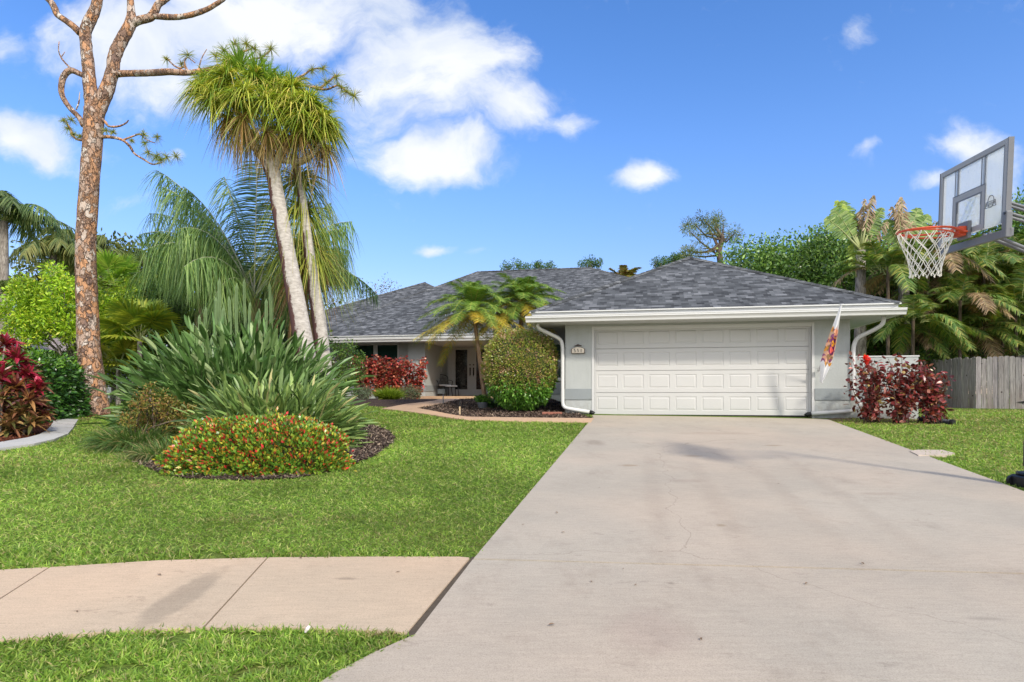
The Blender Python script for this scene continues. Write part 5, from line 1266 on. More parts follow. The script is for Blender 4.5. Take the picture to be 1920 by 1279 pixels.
palm('queen_palm', 'wide drooping dark green queen palm right behind the ponytail palm', 'palm', on_ground(474, 15.7), qt, .17, hero, M_TRUNKT, wood=M_RIBP)

palm('queen_palm', 'second drooping queen palm filling the gap left of the ponytail trunks', 'palm', on_ground(375, 18.5), W(375, 520, 18.5), .16, lambda a_, b_, c_: queen(a_, b_, c_, n=17, L=2.9, pal=[(.08, .16, .05), (.12, .21, .06), (.18, .28, .09)], nl=75, ll=.7, lw=.028), M_TRUNKT)
palm('queen_palm', 'third queen palm with fronds showing right of the ponytail trunks', 'palm', on_ground(590, 18.), W(592, 520, 18.), .15, lambda a_, b_, c_: queen(a_, b_, c_, n=13, L=2.0, pal=[(.08, .16, .05), (.12, .21, .06), (.2, .3, .09)], nl=65, ll=.6, lw=.028), M_TRUNKT)
# pygmy date palms by the entry
def pygmy(seed, L=1.72, n=70, dead=.2):
    def f_(fb, wb, top):
        for i in range(n):
            az = i * 2.39996; u = i / n; el = R(78 - 95 * u); yel = u > .74
            pal = [(.55, .44, .06), (.65, .42, .05), (.45, .46, .07)] if yel else [(.13, .25, .045), (.2, .34, .06), (.30, .42, .08)]
            frond(fb, wb, top + Zv * .1 * (1 - u), az, el, L * (.85 + .25 * rng.random()), .40 + .32 * rng.random() - .2 * (u > .8), 74, .30, .012, .15, pal, .75, .3, rr=.008, ldroop=.25, rows=3, jit=.1)
    return f_
b1 = on_ground(912, 17.4)
palm('pygmy_date_palm', 'slender leaning date palm with yellowing lower fronds beside the entry doors', 'palm', b1, W(888, 588, 17.2), .062, pygmy(1), M_TRUNKT, group=None, wood=M_RIBY)
b1 = on_ground(962, 17.9)
palm('pygmy_date_palm', 'date palm crown rising directly behind the round clipped bush', 'palm', b1, W(980, 572, 17.6), .065, pygmy(2, 1.5), M_TRUNKT, wood=M_RIBY)
# round clipped bush
def roundbush(q, nn, C):
    low = (q[:, 2] < gb0[2] + .75 + .12 * rng.standard_normal(len(q)))
    C[low] = cols(int(low.sum()), [(.06, .15, .02), (.09, .2, .03), (.14, .26, .04)], None, .15); return C
gb0 = on_ground(975, 16.0); 
bush = thing('round_bush', 'large egg-shaped clipped bush of green and reddish leaves left of the garage', 'bush', gb0)
n = 34000; d = rdir(n); cz = W(974, 702, 16.0)[2] ; top_ = W(974, 621, 16)[2]
lowz_ = gb0[2] + .1; cc_ = np.array([gb0[0], gb0[1], (top_ + lowz_) / 2]); hh_ = (top_ - lowz_) / 2
def egg(d, s_=1.):
    e = (np.abs(d[:, 0]) ** 2.8 + np.abs(d[:, 1]) ** 2.8 + np.abs(d[:, 2]) ** 2.8) ** (-1 / 2.8); z = d[:, 2] * e
    w_ = .93 * (1 - .22 * np.clip(-z, 0, 1) ** 1.3)
    return cc_ + np.c_[d[:, 0] * e * w_ * s_, d[:, 1] * e * w_ * s_, z * hh_ * s_]
s_ = 1 - .15 * rng.random(n) ** 1.4 + .035 * np.sin(d[:, 0] * 11) * np.cos(d[:, 2] * 9) + .02 * np.sin(d[:, 0] * 27 + d[:, 2] * 23) + .012 * rng.standard_normal(n) + .07 * (rng.random(n) < .03) * rng.random(n)
q = egg(d, s_[:, None][:, 0]); 
C = cols(n, [(.26, .32, .05), (.36, .42, .07), (.17, .24, .04), (.42, .27, .11), (.50, .34, .20)], [.3, .22, .22, .16, .10], .15)
pn = vnoise(q[:, 0] * 1.3 + 60, q[:, 2] + q[:, 1] + 60, .12, 8); C[pn > .78] = cols(int((pn > .78).sum()), [(.44, .27, .17), (.52, .40, .31), (.36, .18, .08)], None, .15)
low_ = q[:, 2] < gb0[2] + .60 + .15 * rng.standard_normal(n)
C[low_] = cols(int(low_.sum()), [(.09, .24, .03), (.14, .32, .045), (.21, .42, .06)], None, .15)
f = MB(); f.ribbons(q, d + rdir(n) * .9 + Zv * .3, d + rdir(n) * .7, np.where(low_, .085, .05) * (.7 + .6 * rng.random(n)), np.where(low_, .04, .024) * (.7 + .6 * rng.random(n)), C, 3, lprof, droop=.1)
f.build('foliage', LEAF_GLOSS, bush, gb0)
m_ = MB(); nu, nv = 24, 16
dd_ = np.array([[math.cos(2 * PI * i / nu) * math.cos(-PI / 2 + PI * j / nv), math.sin(2 * PI * i / nu) * math.cos(-PI / 2 + PI * j / nv), math.sin(-PI / 2 + PI * j / nv)] for j in range(nv + 1) for i in range(nu)])
m_.raw(egg(dd_, .84), [(j * nu + i, j * nu + (i + 1) % nu, (j + 1) * nu + (i + 1) % nu, (j + 1) * nu + i) for j in range(nv) for i in range(nu)]); m_.build('stems', M_CORE, bush, gb0, smooth=True)

# red copperleaf shrubs
def copper(name, label, base, w, h, nst, nl, L, Wd, pal, wts=None, group=None, dy=.5, flat=0, dens=1, low=.12, flower=0):
    o = thing(name, label, 'shrub', base, group); st_ = MB(); f = MB(); tips = []
    for i in range(nst):
        x = (rng.random() - .5) * w * .45; y = (rng.random() - .5) * dy * .5
        t_ = base + np.array([(rng.random() - .5) * w, (rng.random() - .5) * dy, h * (.62 + .38 * rng.random())]); a = base + np.array([x, y, 0])
        tt = np.linspace(0, 1, 6)[:, None]; P = a * (1 - tt) + t_ * tt + np.array([(rng.random() - .5) * .15, 0, 0]) * np.sin(PI * tt)
        st_.tube(P, np.linspace(.014, .005, 6), 5)
        for q_ in np.linspace(low, 1, int(nl / nst)): k = q_ * 5; i0 = min(4, int(k)); tips.append(P[i0] * (1 - (k - i0)) + P[i0 + 1] * (k - i0))
    tips = np.array(tips); n = len(tips); tips = tips + rng.standard_normal((n, 3)) * np.array([.075, .07, .05])
    D = rdir(n); D[:, 2] = D[:, 2] * .5 - .05
    f.ribbons(tips, D, rdir(n, 1.2), L * (.6 + .6 * rng.random(n)), Wd * (.6 + .6 * rng.random(n)), cols(n, pal, wts, .18), 5, lambda t: max(.08, math.sin(PI * t ** .8) ** .8), droop=.3 * rng.random(n), fold=.3)
    if flower:
        m_ = 9; f.ribbons(np.tile(base + np.array([-.38 * w, -.25, h * .93]), (m_, 1)), rdir(m_, .2), rdir(m_), .12, .10, [(.75, .03, .02)], 5, lambda t: max(.1, math.sin(PI * t) ** .6), fold=.3)
    st_.build('stems', M_TWIG, o, base, smooth=True); f.build('foliage', LEAF_GLOSS, o, base); return o
PR = [(.17, .03, .035), (.26, .05, .05), (.10, .028, .03), (.36, .15, .12), (.38, .07, .06), (.40, .28, .10)]
PRW = [.28, .24, .16, .14, .12, .06]
GR = 'copperleaf shrubs along the white wing wall'
copper('copperleaf_shrub', 'red-leaved shrub with one bright red bloom nearest the garage downspout', on_ground(1634, 13.25), .72, 1.42, 15, 760, .12, .075, PR, PRW, GR, flower=1)
copper('copperleaf_shrub', 'middle dark red shrub standing before the end of the white wing wall', on_ground(1692, 13.2), .72, 1.42, 15, 800, .12, .075, PR, PRW, GR)
copper('copperleaf_shrub', 'rightmost dark red shrub beside the black drain pipe on the grass', on_ground(1750, 13.1), .7, 1.4, 15, 800, .12, .075, PR, PRW, GR)
PR2 = [(.36, .04, .035), (.5, .075, .06), (.22, .03, .03), (.58, .2, .12), (.2, .1, .05)]
GR2 = 'copperleaf hedge in front of the house windows'
for i, (px, lab) in enumerate(((683, 'leftmost red shrub of the row under the window by the green bush'), (714, 'red shrub second from the left in the row under the window'), (744, 'red shrub second from the right in the row under the window'), (775, 'rightmost red shrub of the row beside the porch corner'))):
    base = on_ground(px, 23.6); copper('copperleaf_shrub', lab, base, .84, W(px, 668, 23.6)[2] - base[2], 18, 1500, .12, .075, PR2, None, GR2, dy=.6, low=.12 if i < 3 else .05)
tree('green_shrub', 'rounded mid-green shrub left of the red window hedge', 'shrub', on_ground(645, 20.5), 1.05, .62, .6, .85, 90, 55, .07, .035, [(.08, .17, .03), (.13, .24, .04), (.2, .3, .06)], None, .03, stems=3, cr=.2, low=-.9, leafm=LEAF_GLOSS)
grass_clump('foxtail_fern', 'bright lime green feathery fern in front of the red window hedge', 'plant', on_ground(730, 21.3), 1500, .62, .020, [(.24, .34, .03), (.33, .42, .05), (.17, .26, .03)], None, .22, .7, (.15, .5), sp=.9)
tree('silver_shrub', 'low grey-green shrub with pale stems at the left end of the red window hedge', 'shrub', on_ground(680, 22.0), .25, .34, .25, .22, 40, 60, .05, .022, [(.14, .19, .12), (.2, .26, .17), (.28, .32, .24)], None, .015, stems=3, cr=.14, low=-.9)
tree('silver_shrub', 'low grey-green shrub right of the lime green fern', 'shrub', on_ground(768, 22.3), .22, .4, .25, .2, 50, 60, .05, .022, [(.12, .18, .09), (.18, .25, .14), (.28, .2, .14)], None, .015, stems=3, cr=.14, low=-.9)
grass_clump('spider_plant', 'dark strappy plant at the left foot of the round bush', 'plant', on_ground(930, 17.2), 500, .5, .016, [(.05, .11, .04), (.09, .16, .06)], None, .2)

# cordylines and clipped hedge at left edge
def cordy(base, label, heads, seed=0):
    o = thing('cordyline', label, 'shrub', base, 'red cordylines at the left edge'); f = MB(); st_ = MB()
    for (px, py, dy, L, kind) in heads:
        c = W(px, py, base[1] + dy); a = base + np.array([(rng.random() - .5) * .5, (rng.random() - .5) * .3, 0])
        t = np.linspace(0, 1, 6)[:, None]; st_.tube(a * (1 - t) + c * t + rdir(1)[0] * .08 * np.sin(PI * t), np.linspace(.022, .012, 6), 6)
        L *= .84; n = 62; d = rdir(n, .5); d[:, 2] = np.where(d[:, 2] < -.35, -d[:, 2], d[:, 2])
        pal = [[(.34, .02, .05), (.50, .04, .09), (.22, .02, .04), (.20, .07, .04)], [(.16, .035, .035), (.26, .10, .05), (.10, .03, .03), (.38, .2, .08)], [(.30, .17, .07), (.2, .09, .05), (.12, .12, .04), (.42, .28, .12)]][kind]
        f.ribbons(np.tile(c, (n, 1)) + d * .03 - Zv * .14 * rng.random((n, 1)), d, Zv + rng.standard_normal((n, 3)) * .3, L * (.6 + .6 * rng.random(n)), .062 * (.7 + .5 * rng.random(n)), cols(n, pal, None, .18), 7, lambda t: max(.08, math.sin(PI * (t * .9 + .08) ** .8) ** .9), droop=rng.uniform(.05, .55, n), fold=.4)
    st_.build('stems', M_TRUNKG, o, base, smooth=True); f.build('leaves', LEAF_GLOSS, o, base); return o
cordy(on_ground(28, 11.3), 'tall cordyline with magenta top leaves leaning over the stepping path', [(32, 668, 0, .33, 0), (10, 640, .3, .35, 0), (52, 700, 0, .32, 0), (70, 720, -.1, .25, 0), (30, 720, -.2, .35, 1), (55, 745, -.2, .34, 1), (75, 760, .1, .3, 1), (40, 765, -.3, .32, 2), (60, 785, -.2, .3, 2), (20, 790, -.3, .32, 2), (82, 775, 0, .25, 1), (45, 690, .3, .3, 1), (15, 760, .2, .32, 1), (65, 740, .3, .25, 0)])
cordy(on_ground(-12, 11.0), 'bronze and pink cordyline cut by the left frame edge', [(0, 705, 0, .33, 0), (-20, 680, 0, .33, 0), (5, 740, -.1, .33, 2), (-15, 760, 0, .33, 2), (10, 780, .2, .32, 1), (-30, 720, .2, .33, 1), (15, 800, .1, .28, 2), (-10, 800, 0, .3, 2), (-40, 640, .2, .3, 0)])
hb2 = on_ground(70, 14.0)
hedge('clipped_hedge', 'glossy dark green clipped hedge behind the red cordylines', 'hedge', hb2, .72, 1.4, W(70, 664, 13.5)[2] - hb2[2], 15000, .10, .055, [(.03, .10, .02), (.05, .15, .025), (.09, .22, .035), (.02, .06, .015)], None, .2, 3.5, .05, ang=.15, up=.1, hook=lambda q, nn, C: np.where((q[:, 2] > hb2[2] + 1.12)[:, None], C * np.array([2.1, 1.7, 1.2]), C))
# path lights
def pathlight(base, label, h=.42):
    o = thing('path_light', label, 'garden light', base); m_ = MB(); m_.tube([base, base + Zv * (h - .14)], .011, 8); m_.build('stake', M_BLACK, o, base)
    m_ = MB(); m_.tube([base + Zv * (h - .14), base + Zv * (h - .03)], [.028, .04], 12); m_.build('lens', plain('lamp_lens', (.45, .46, .44), .3), o, base)
    m_ = MB(); m_.tube([base + Zv * (h - .03), base + Zv * (h - .015), base + Zv * h], [.06, .05, .012], 14); m_.build('cap', M_BLACK, o, base)
pathlight(G(90, 793), 'left black solar light standing beside the stepping path'); pathlight(G(101, 788), 'right black solar light standing beside the stepping path', .44)
sb = G(200, 774); sb[0] += .05; sb[1] -= .2
o = thing('ground_spotlight', 'small black spotlight on the grass at the foot of the pine', 'spotlight', sb); m_ = MB(); m_.tube([sb, sb + Zv * .09], .012, 8); m_.build('stake', M_BLACK, o, sb)
m_ = MB(); m_.tube([sb + np.array([-.08, 0, .09]), sb + np.array([.02, 0, .12]), sb + np.array([.09, 0, .16])], [.03, .05, .055], 12); m_.build('lamp_head', M_BLACK, o, sb)
# stone edging
eg = thing('garden_edging', 'scalloped pale stone edging at the back of the left lawn', 'edging', on_ground(130, 17.6)); eo = np.array(eg.location)
for i in range(13):
    p_ = on_ground(96 + i * 5.2, 17.7 - .02 * i); m_ = MB(); m_.prism([(p_[0] + .036 * math.cos(a_) * 1., p_[1] + .036 * math.sin(a_)) for a_ in np.linspace(0, 2 * PI, 10, endpoint=False)], p_[2] - .02, p_[2] + .11); m_.build('stone', M_SLAB, eg, eo, bevel=.008)

# ------------------------------------------------------------------ things by the entry
M_CUSH = plain('grey_cushion', (.68, .69, .70), .85, .1, .06)
def lpt(u, v, z): x, y = HP(u, v); return np.array([x, y, z])
chz = FLZ; cu, cv_ = hu(832, 10.2), 10.2
def cast_chair():
    o = thing('patio_chair', 'black cast metal garden chair with grey cushion on the porch', 'chair', lpt(cu, cv_, chz), None, math.atan2(-.188, .982) + R(32))
    m_ = MB(); w2, d2 = .27, .25
    m_.box(-w2, w2, -d2, d2, .40, .425); m_.build('seat', M_BLACK, o, bevel=.01)
    m_ = MB(); m_.box(-w2 + .02, w2 - .02, -d2 + .01, d2 - .02, .426, .485); m_.build('cushion', M_CUSH, o, bevel=.02)
    for sx_ in (-1, 1):
        for sy in (-1, 1):
            m_ = MB(); m_.tube([(sx_ * w2, sy * d2, .41), (sx_ * (w2 + .01), sy * (d2 + .0), .2), (sx_ * (w2 + .03), sy * (d2 + .05), 0)], [.017, .014, .017], 8); m_.build('leg', M_BLACK, o, smooth=True)
        m_ = MB(); m_.tube([(sx_ * (w2 + .01), -d2, .42), (sx_ * (w2 + .05), -d2 + .03, .62), (sx_ * (w2 + .05), .0, .66), (sx_ * (w2 + .02), d2 + .02, .68)], .014, 8); m_.build('armrest', M_BLACK, o, smooth=True)
    m_ = MB(); top = [(w2 * math.cos(a_) * 1.02, d2 + .06 + .06, .78 + .13 * math.sin(a_)) for a_ in np.linspace(0, PI, 14)]
    m_.tube([(w2, d2, .42)] + top + [(-w2, d2, .42)], .016, 8)
    for k in range(-4, 5):
        x = k * .06
        m_.tube([(x, d2 + .01, .46), (x + .10, d2 + .10, .86 - abs(x + .1) * .3)] if x + .1 < w2 else [(x, d2 + .01, .46), (w2, d2 + .06, .46 + (w2 - x) * 3)], .007, 5)
        m_.tube([(x, d2 + .01, .46), (x - .10, d2 + .10, .86 - abs(x - .1) * .3)] if x - .1 > -w2 else [(x, d2 + .01, .46), (-w2, d2 + .06, .46 + (w2 + x) * 3)], .007, 5)
    m_.build('backrest', M_BLACK, o, smooth=True); return o
cast_chair()
o = thing('patio_stool', 'black metal footstool with grey cushion right of the porch chair', 'stool', lpt(hu(846, 9.9), 9.9, chz), None, math.atan2(-.188, .982) + R(32))
m_ = MB(); m_.box(-.24, .24, -.2, .2, .36, .385); m_.build('seat', M_BLACK, o, bevel=.01); m_ = MB(); m_.box(-.22, .22, -.18, .18, .386, .44); m_.build('cushion', M_CUSH, o, bevel=.02)
for sx_ in (-1, 1):
    for sy in (-1, 1): m_ = MB(); m_.tube([(sx_ * .23, sy * .19, .37), (sx_ * .26, sy * .22, 0)], .015, 8); m_.build('leg', M_BLACK, o, smooth=True)
q = G(831, 758); o = thing('sign_stake', 'small blank grey panel on a stake beside the front path', 'yard sign', q)
m_ = MB(); m_.tube([q, q + Zv * .46], .016, 8); m_.build('stake', M_DGREY, o, q); m_ = MB(); m_.box(q[0] - .16, q[0] + .05, q[1] - .045, q[1] - .025, q[2] + .30, q[2] + .44); m_.build('panel', plain('grey_panel', (.17, .18, .175), .5), o, q, bevel=.01)
q = G(862, 779.5); o = thing('marker_post', 'short stake with black top and tan lower half in the mulch', 'stake', q)
m_ = MB(); m_.tube([q, q + Zv * .22], .019, 8); m_.build('post', plain('tan_post', (.55, .42, .26), .7), o, q); m_ = MB(); m_.tube([q + Zv * .22, q + Zv * .34], .022, 8); m_.build('cap', M_BLACK, o, q)
q = on_ground(905, 16.9); o = thing('flower_pot', 'round grey pot of green leaves on the mulch left of the round bush', 'plant pot', q)
m_ = MB(); m_.tube([q, q + Zv * .02, q + Zv * .15, q + Zv * .17, q + Zv * .17, q + Zv * .14], [.10, .115, .15, .165, .14, .135], 20, cap=True); m_.build('pot', plain('grey_clay', (.20, .21, .215), .6), o, q, smooth=True)
f = MB(); clumps(f, crown_centers(q + Zv * .23, .17, .15, .08, 22, -.2), .07, 26, .07, .035, [(.10, .24, .03), (.16, .33, .05)], None); f.build('plant', LEAF, o, q)
q = G(1035, 778); o = tag(MB().box(q[0] - .24, q[0] + .24, q[1] - .06, q[1] + .06, q[2], q[2] + .07).build('edging_brick', plain('brick_red', (.30, .13, .09), .85, .1, .2, 12, .4), bevel=.008), 'dull red edging brick lying in the mulch beside the left downspout', 'brick')
# drain pipe
M_PIPE = plain('black_pipe', (.03, .035, .045), .45, .4, .2)
a = on_ground(1722, 13.55); c = on_ground(1783, 12.95); a[2] += .055; c[2] += .055; t = np.linspace(0, 1, 90); m_ = MB()
m_.tube(a[None] * (1 - t[:, None]) + c[None] * t[:, None], .05 + .006 * np.sign(np.sin(t * 160)), 14); o = thing('drain_pipe', 'black corrugated drain pipe lying on the grass under the red shrubs', 'pipe', a); m_.build('pipe', M_PIPE, o, a)
m_ = MB(); dd_ = norm(c - a); m_.tube([c + dd_ * .0, c + dd_ * .02, c + dd_ * .06], [.06, .065, .062], 14); m_.build('end_cap', M_BLACK, o, a)
# utility lid
lid = [tuple(G(*q_)[:2]) for q_ in ((1706, 850), (1722, 858), (1775, 857.5), (1790, 854), (1768, 848), (1722, 847.5))]
M_LID = plain('worn_concrete_lid', (.50, .42, .34), .9, .1, .25, 14, .5)
lo_ = drape('utility_lid', [tuple(map(float, q_)) for q_ in lid], .035, M_LID, .06); del lo_['kind']; tag(lo_, 'worn tan utility lid set flush in the grass beside the driveway', 'utility lid')

# ------------------------------------------------------------------ background left
GB = [(.05, .11, .025), (.08, .16, .035), (.12, .21, .05)]
tree('garden_tree', 'bright lime green fine-leaved tree behind the pine trunk', 'tree', on_ground(140, 18.6), 2.55, 2.05, 1.3, 1.15, 210, 95, .11, .05, [(.30, .48, .03), (.44, .60, .05), (.18, .33, .03), (.56, .58, .06)], [.4, .3, .2, .1], .06, M_TRUNKG, stems=5, cr=.30, low=-.75, fork=.45)
tree('garden_tree', 'loose light green shrub filling in below the lime tree', 'tree', on_ground(215, 19.3), 1.3, 1.2, .9, 1.1, 110, 70, .10, .045, [(.2, .34, .04), (.28, .42, .05), (.42, .48, .07)], None, .04, M_TRUNKG, stems=4, cr=.28, low=-.9)
def areca(n=22, L=2.0, pal=None, el=(35, 80), nl=46, ll=.42, lw=.035, hang=.1, dead=0., droop=(.35, .7), sp=.35):
    pal = pal or [(.09, .16, .03), (.15, .23, .045), (.22, .29, .06)]
    def f_(fb, wb, top):
        for i in range(n):
            az = i * 2.39996 + rng.random() * .5; pl = pal; e = rng.uniform(*el); dr = rng.uniform(*droop)
            if rng.random() < dead: pl = [(.33, .22, .12), (.42, .30, .18), (.22, .15, .09)]; e = rng.uniform(0, 35); dr = .9
            p = np.array(top) + np.array([math.cos(az), math.sin(az), 0]) * sp * rng.random() - Zv * rng.random() * .3
            frond(fb, wb, p, az, R(e), L * rng.uniform(.75, 1.15), dr, nl, ll, lw, hang, pl, .7, .3, rr=.018, ldroop=.35, rows=3, jit=.12)
    return f_
def bgpalm(px, y, py_top, tr, fn, label, name='areca_palm', tm=M_TRUNKG, wood=None, group=None):
    return palm(name, label, 'palm', on_ground(px, y), W(px, py_top, y), tr, fn, tm, group, wood)
qf = lambda fb, wb, top: queen(fb, wb, top, n=15, L=3.2, pal=[(.08, .14, .05), (.13, .20, .07), (.19, .25, .09)], nl=70, ll=.65, lw=.04)
palm('queen_palm', 'feathery queen palm at the far left edge above the cordylines', 'palm', on_ground(8, 25.), W(6, 415, 25.), .19, qf, M_TRUNKG, tr1=.16)
palm('queen_palm', 'distant pale queen palm left of the pine trunk', 'palm', on_ground(100, 33), W(100, 478, 33), .2, lambda a_, b_, c_: queen(a_, b_, c_, n=15, L=3.0, pal=[(.17, .20, .06), (.25, .25, .08), (.12, .17, .06)], nl=50, ll=.7, lw=.06))
palm('queen_palm', 'distant pale queen palm behind the pine trunk', 'palm', on_ground(148, 34), W(150, 470, 34), .2, lambda a_, b_, c_: queen(a_, b_, c_, n=14, L=3.0, pal=[(.15, .20, .06), (.22, .25, .08)], nl=50, ll=.7, lw=.06))
def fanpalm(n=16, L=1.0, seg=26, pal=None, w=.09):
    pal = pal or [(.14, .26, .03), (.20, .34, .045), (.28, .38, .06)]
    def f_(fb, wb, top):
        for i in range(n):
            az = i * 2.39996; el = R(rng.uniform(5, 75)); st_ = L * rng.uniform(.7, 1.1)
            T = np.array([math.cos(az) * math.cos(el), math.sin(az) * math.cos(el), math.sin(el)]); c = np.array(top) + T * st_; wb.tube([top, c], .012, 5)
            S = norm(np.cross(T, Zv)); U = np.cross(S, T); a_ = np.linspace(-1.9, 1.9, seg)
            D = T[None] * np.cos(a_)[:, None] + S[None] * np.sin(a_)[:, None]
            fb.ribbons(np.tile(c, (seg, 1)), D, np.tile(U, (seg, 1)) + rng.standard_normal((seg, 3)) * .15, L * .95 * (.8 + .2 * np.cos(a_ * .6)), w, cols(seg, pal, None, .1), 5, lambda t: max(.08, math.sin(PI * (.12 + .8 * t)) ), droop=.25, fold=.4)
    return f_
palm('fan_palm', 'bright green fan palm between the pine trunk and the queen palm', 'palm', on_ground(216, 22.), W(208, 545, 22.), .1, fanpalm(18, .85, pal=[(.2, .36, .04), (.28, .45, .06), (.38, .5, .08)]), M_TRUNKG)
palm('fan_palm', 'low yellow-green fan palm left of the bird of paradise', 'palm', on_ground(262, 17.5), W(262, 640, 17.5), .07, fanpalm(16, .8, pal=[(.28, .36, .04), (.38, .42, .05), (.20, .30, .04)]), M_TRUNKG)
palm('fan_palm', 'low yellow-green fan palm just right of the pine trunk', 'palm', on_ground(222, 17.9), W(222, 690, 17.9), .06, fanpalm(14, .65, pal=[(.34, .38, .04), (.42, .42, .06), (.24, .30, .04)]), M_TRUNKG)
bgpalm(140, 19.5, 700, .05, areca(16, 1.3, [(.26, .32, .04), (.34, .36, .05), (.18, .26, .04)], ll=.3), 'young yellow-green palm left of the pine foot')
bgpalm(255, 21., 560, .09, areca(20, 1.9, [(.20, .27, .04), (.28, .33, .05)]), 'yellow-green areca palm behind the lime tree')
bgpalm(330, 21.5, 560, .10, areca(22, 2.1, [(.08, .15, .045), (.12, .2, .06)]), 'dark areca palm in the shade of the queen palm')
bgpalm(40, 22., 560, .10, areca(20, 1.9, [(.14, .20, .05), (.2, .26, .06)]), 'areca palm beyond the clipped hedge')
tree('shade_tree', 'dark evergreen mass behind the bird of paradise', 'tree', on_ground(360, 20.5), 2.0, 2.6, 1.4, 2.2, 170, 80, .16, .08, [(.05, .10, .03), (.08, .14, .04), (.11, .17, .05)], None, .12, stems=3, low=-.9, cr=.5)
tree('shade_tree', 'dark evergreen behind the two ponytail trunks', 'tree', on_ground(520, 21.), 1.7, 1.6, 1.2, 2.0, 130, 80, .16, .08, [(.05, .11, .03), (.08, .15, .04), (.12, .19, .05)], None, .12, stems=3, low=-.9, cr=.45)
tree('shade_tree', 'olive green tree behind the distant queen palms', 'tree', on_ground(190, 40.), 7.1, 5.5, 3., 2.6, 150, 90, .30, .16, [(.10, .14, .04), (.16, .18, .05)], None, .3, low=-.6, cr=1.1)
# neighbour house beyond the left planting
m, nt, b = mat('pink_shingle', .9, .1); uvn = nt.nodes.new('ShaderNodeUVMap'); uvn.uv_map = 'UVMap'
t_ = nt.nodes.new('ShaderNodeTexBrick'); nt.links.new(uvn.outputs[0], t_.inputs['Vector']); t_.inputs['Scale'].default_value = 1; t_.inputs['Brick Width'].default_value = .3; t_.inputs['Row Height'].default_value = .16; t_.inputs['Mortar Size'].default_value = .015
t_.inputs['Color1'].default_value = (.30, .25, .235, 1); t_.inputs['Color2'].default_value = (.42, .35, .32, 1); t_.inputs['Mortar'].default_value = (.16, .13, .12, 1); nt.links.new(t_.outputs[0], b.inputs['Base Color'])
nb0 = on_ground(-60, 24); nh = thing('neighbour_house', 'pinkish grey shingle roofed house glimpsed behind the cordylines', 'house', (-21.5, 26, 1.3)); no_ = np.array([-21.5, 26, 1.3])
r = MB(); x1 = W(50, 650, 24)[0]; r.raw([(-34, 22, 3.2), (x1, 24, 3.2), (x1 - 3, 28.5, 5.3), (-34, 28.5, 5.3)], [(0, 1, 2, 3)]); r.raw([(x1, 24, 3.2), (x1, 33, 3.2), (x1 - 3, 28.5, 5.3)], [(0, 1, 2)]); r.raw([(-34, 33, 3.2), (-34, 28.5, 5.3), (x1 - 3, 28.5, 5.3), (x1, 33, 3.2)], [(0, 1, 2, 3)]); r.build('roof', m, nh, no_, uv='roof')
r = MB(); r.box(-34, x1 - .8, 24.9, 32, 1.2, 3.19); r.build('wall', M_WALL, nh, no_)

# ------------------------------------------------------------------ background right
PG = [(.12, .23, .05), (.18, .32, .065), (.27, .42, .09), (.07, .15, .04)]
tree('broadleaf_tree', 'dense dark green tree directly behind the garage roof', 'tree', on_ground(1470, 29.), 5.1, 2.9, 2.6, 2.6, 230, 110, .17, .085, PG, None, .22, low=-.6, cr=.62, leafm=LEAF_GLOSS)
tree('broadleaf_tree', 'dense green tree standing between the garage roof and the banana-like palms', 'tree', on_ground(1585, 27.), 4.9, 2.4, 2.3, 2.7, 230, 110, .16, .08, PG, None, .2, low=-.6, cr=.6, leafm=LEAF_GLOSS)
tree('broadleaf_tree', 'smaller bushy tree whose top shows left of the dense tree', 'tree', on_ground(1405, 31.), 4.6, 1.8, 1.6, 1.8, 110, 90, .17, .085, PG, None, .16, low=-.6, cr=.5, leafm=LEAF_GLOSS)
tree('broadleaf_tree', 'green tree rising behind the backboard at the right edge', 'tree', on_ground(1935, 27.), 6.2, 2.6, 2.2, 2.8, 200, 110, .17, .085, [(.08, .17, .03), (.12, .23, .04), (.17, .29, .06)], None, .25, low=-.6, cr=.65, leafm=LEAF_GLOSS)
tree('broadleaf_tree', 'shadowy green tree low behind the areca palms', 'tree', on_ground(1790, 30.), 3.6, 4.6, 1.8, 3.2, 260, 100, .2, .10, [(.06, .13, .03), (.09, .17, .04), (.13, .2, .05)], None, .2, low=-.8, cr=.8)
tree('broadleaf_tree', 'reddish brown topped tree behind the fan-shaped palm', 'tree', on_ground(1735, 33.), 7.6, 2.2, 1.6, 1.9, 110, 80, .2, .1, [(.22, .14, .06), (.14, .16, .05), (.30, .17, .08)], None, .2, low=-.6, cr=.6)
tree('broadleaf_tree', 'deep green leafy tree filling in below the traveller palms', 'tree', on_ground(1668, 26.5), 3.7, 2.4, 1.4, 2.3, 200, 100, .16, .08, [(.07, .15, .035), (.10, .2, .05), (.15, .26, .06)], None, .18, low=-.8, cr=.55)
# distant pine
bp_ = on_ground(1335, 46.); dp = thing('distant_pine', 'small flat-topped pine showing above the garage roof', 'tree', bp_); w_ = MB(); f = MB()
DW = lambda px, py, dy=0: W(px, py, 46 + dy)
w_.tube([bp_, DW(1352, 500), DW(1348, 470), DW(1355, 445), DW(1340, 425)], [.32, .26, .22, .16, .08], 8)
cs = []
for (px, py) in ((1300, 418), (1318, 410), (1338, 408), (1356, 418), (1378, 436), (1368, 440), (1330, 430), (1292, 432), (1310, 440), (1288, 470), (1300, 474), (1318, 466), (1345, 436), (1284, 478), (1326, 418)):
    c = DW(px, py, rng.uniform(-1, 1)); o_ = DW(1350, 430 + rng.uniform(10, 55)); w_.tube([o_, o_ * .45 + c * .55 - Zv * .15 + rdir(1)[0] * .25, c], [.09, .06, .03], 5); cs += [c + rdir(1)[0] * .35 for _ in range(3)]
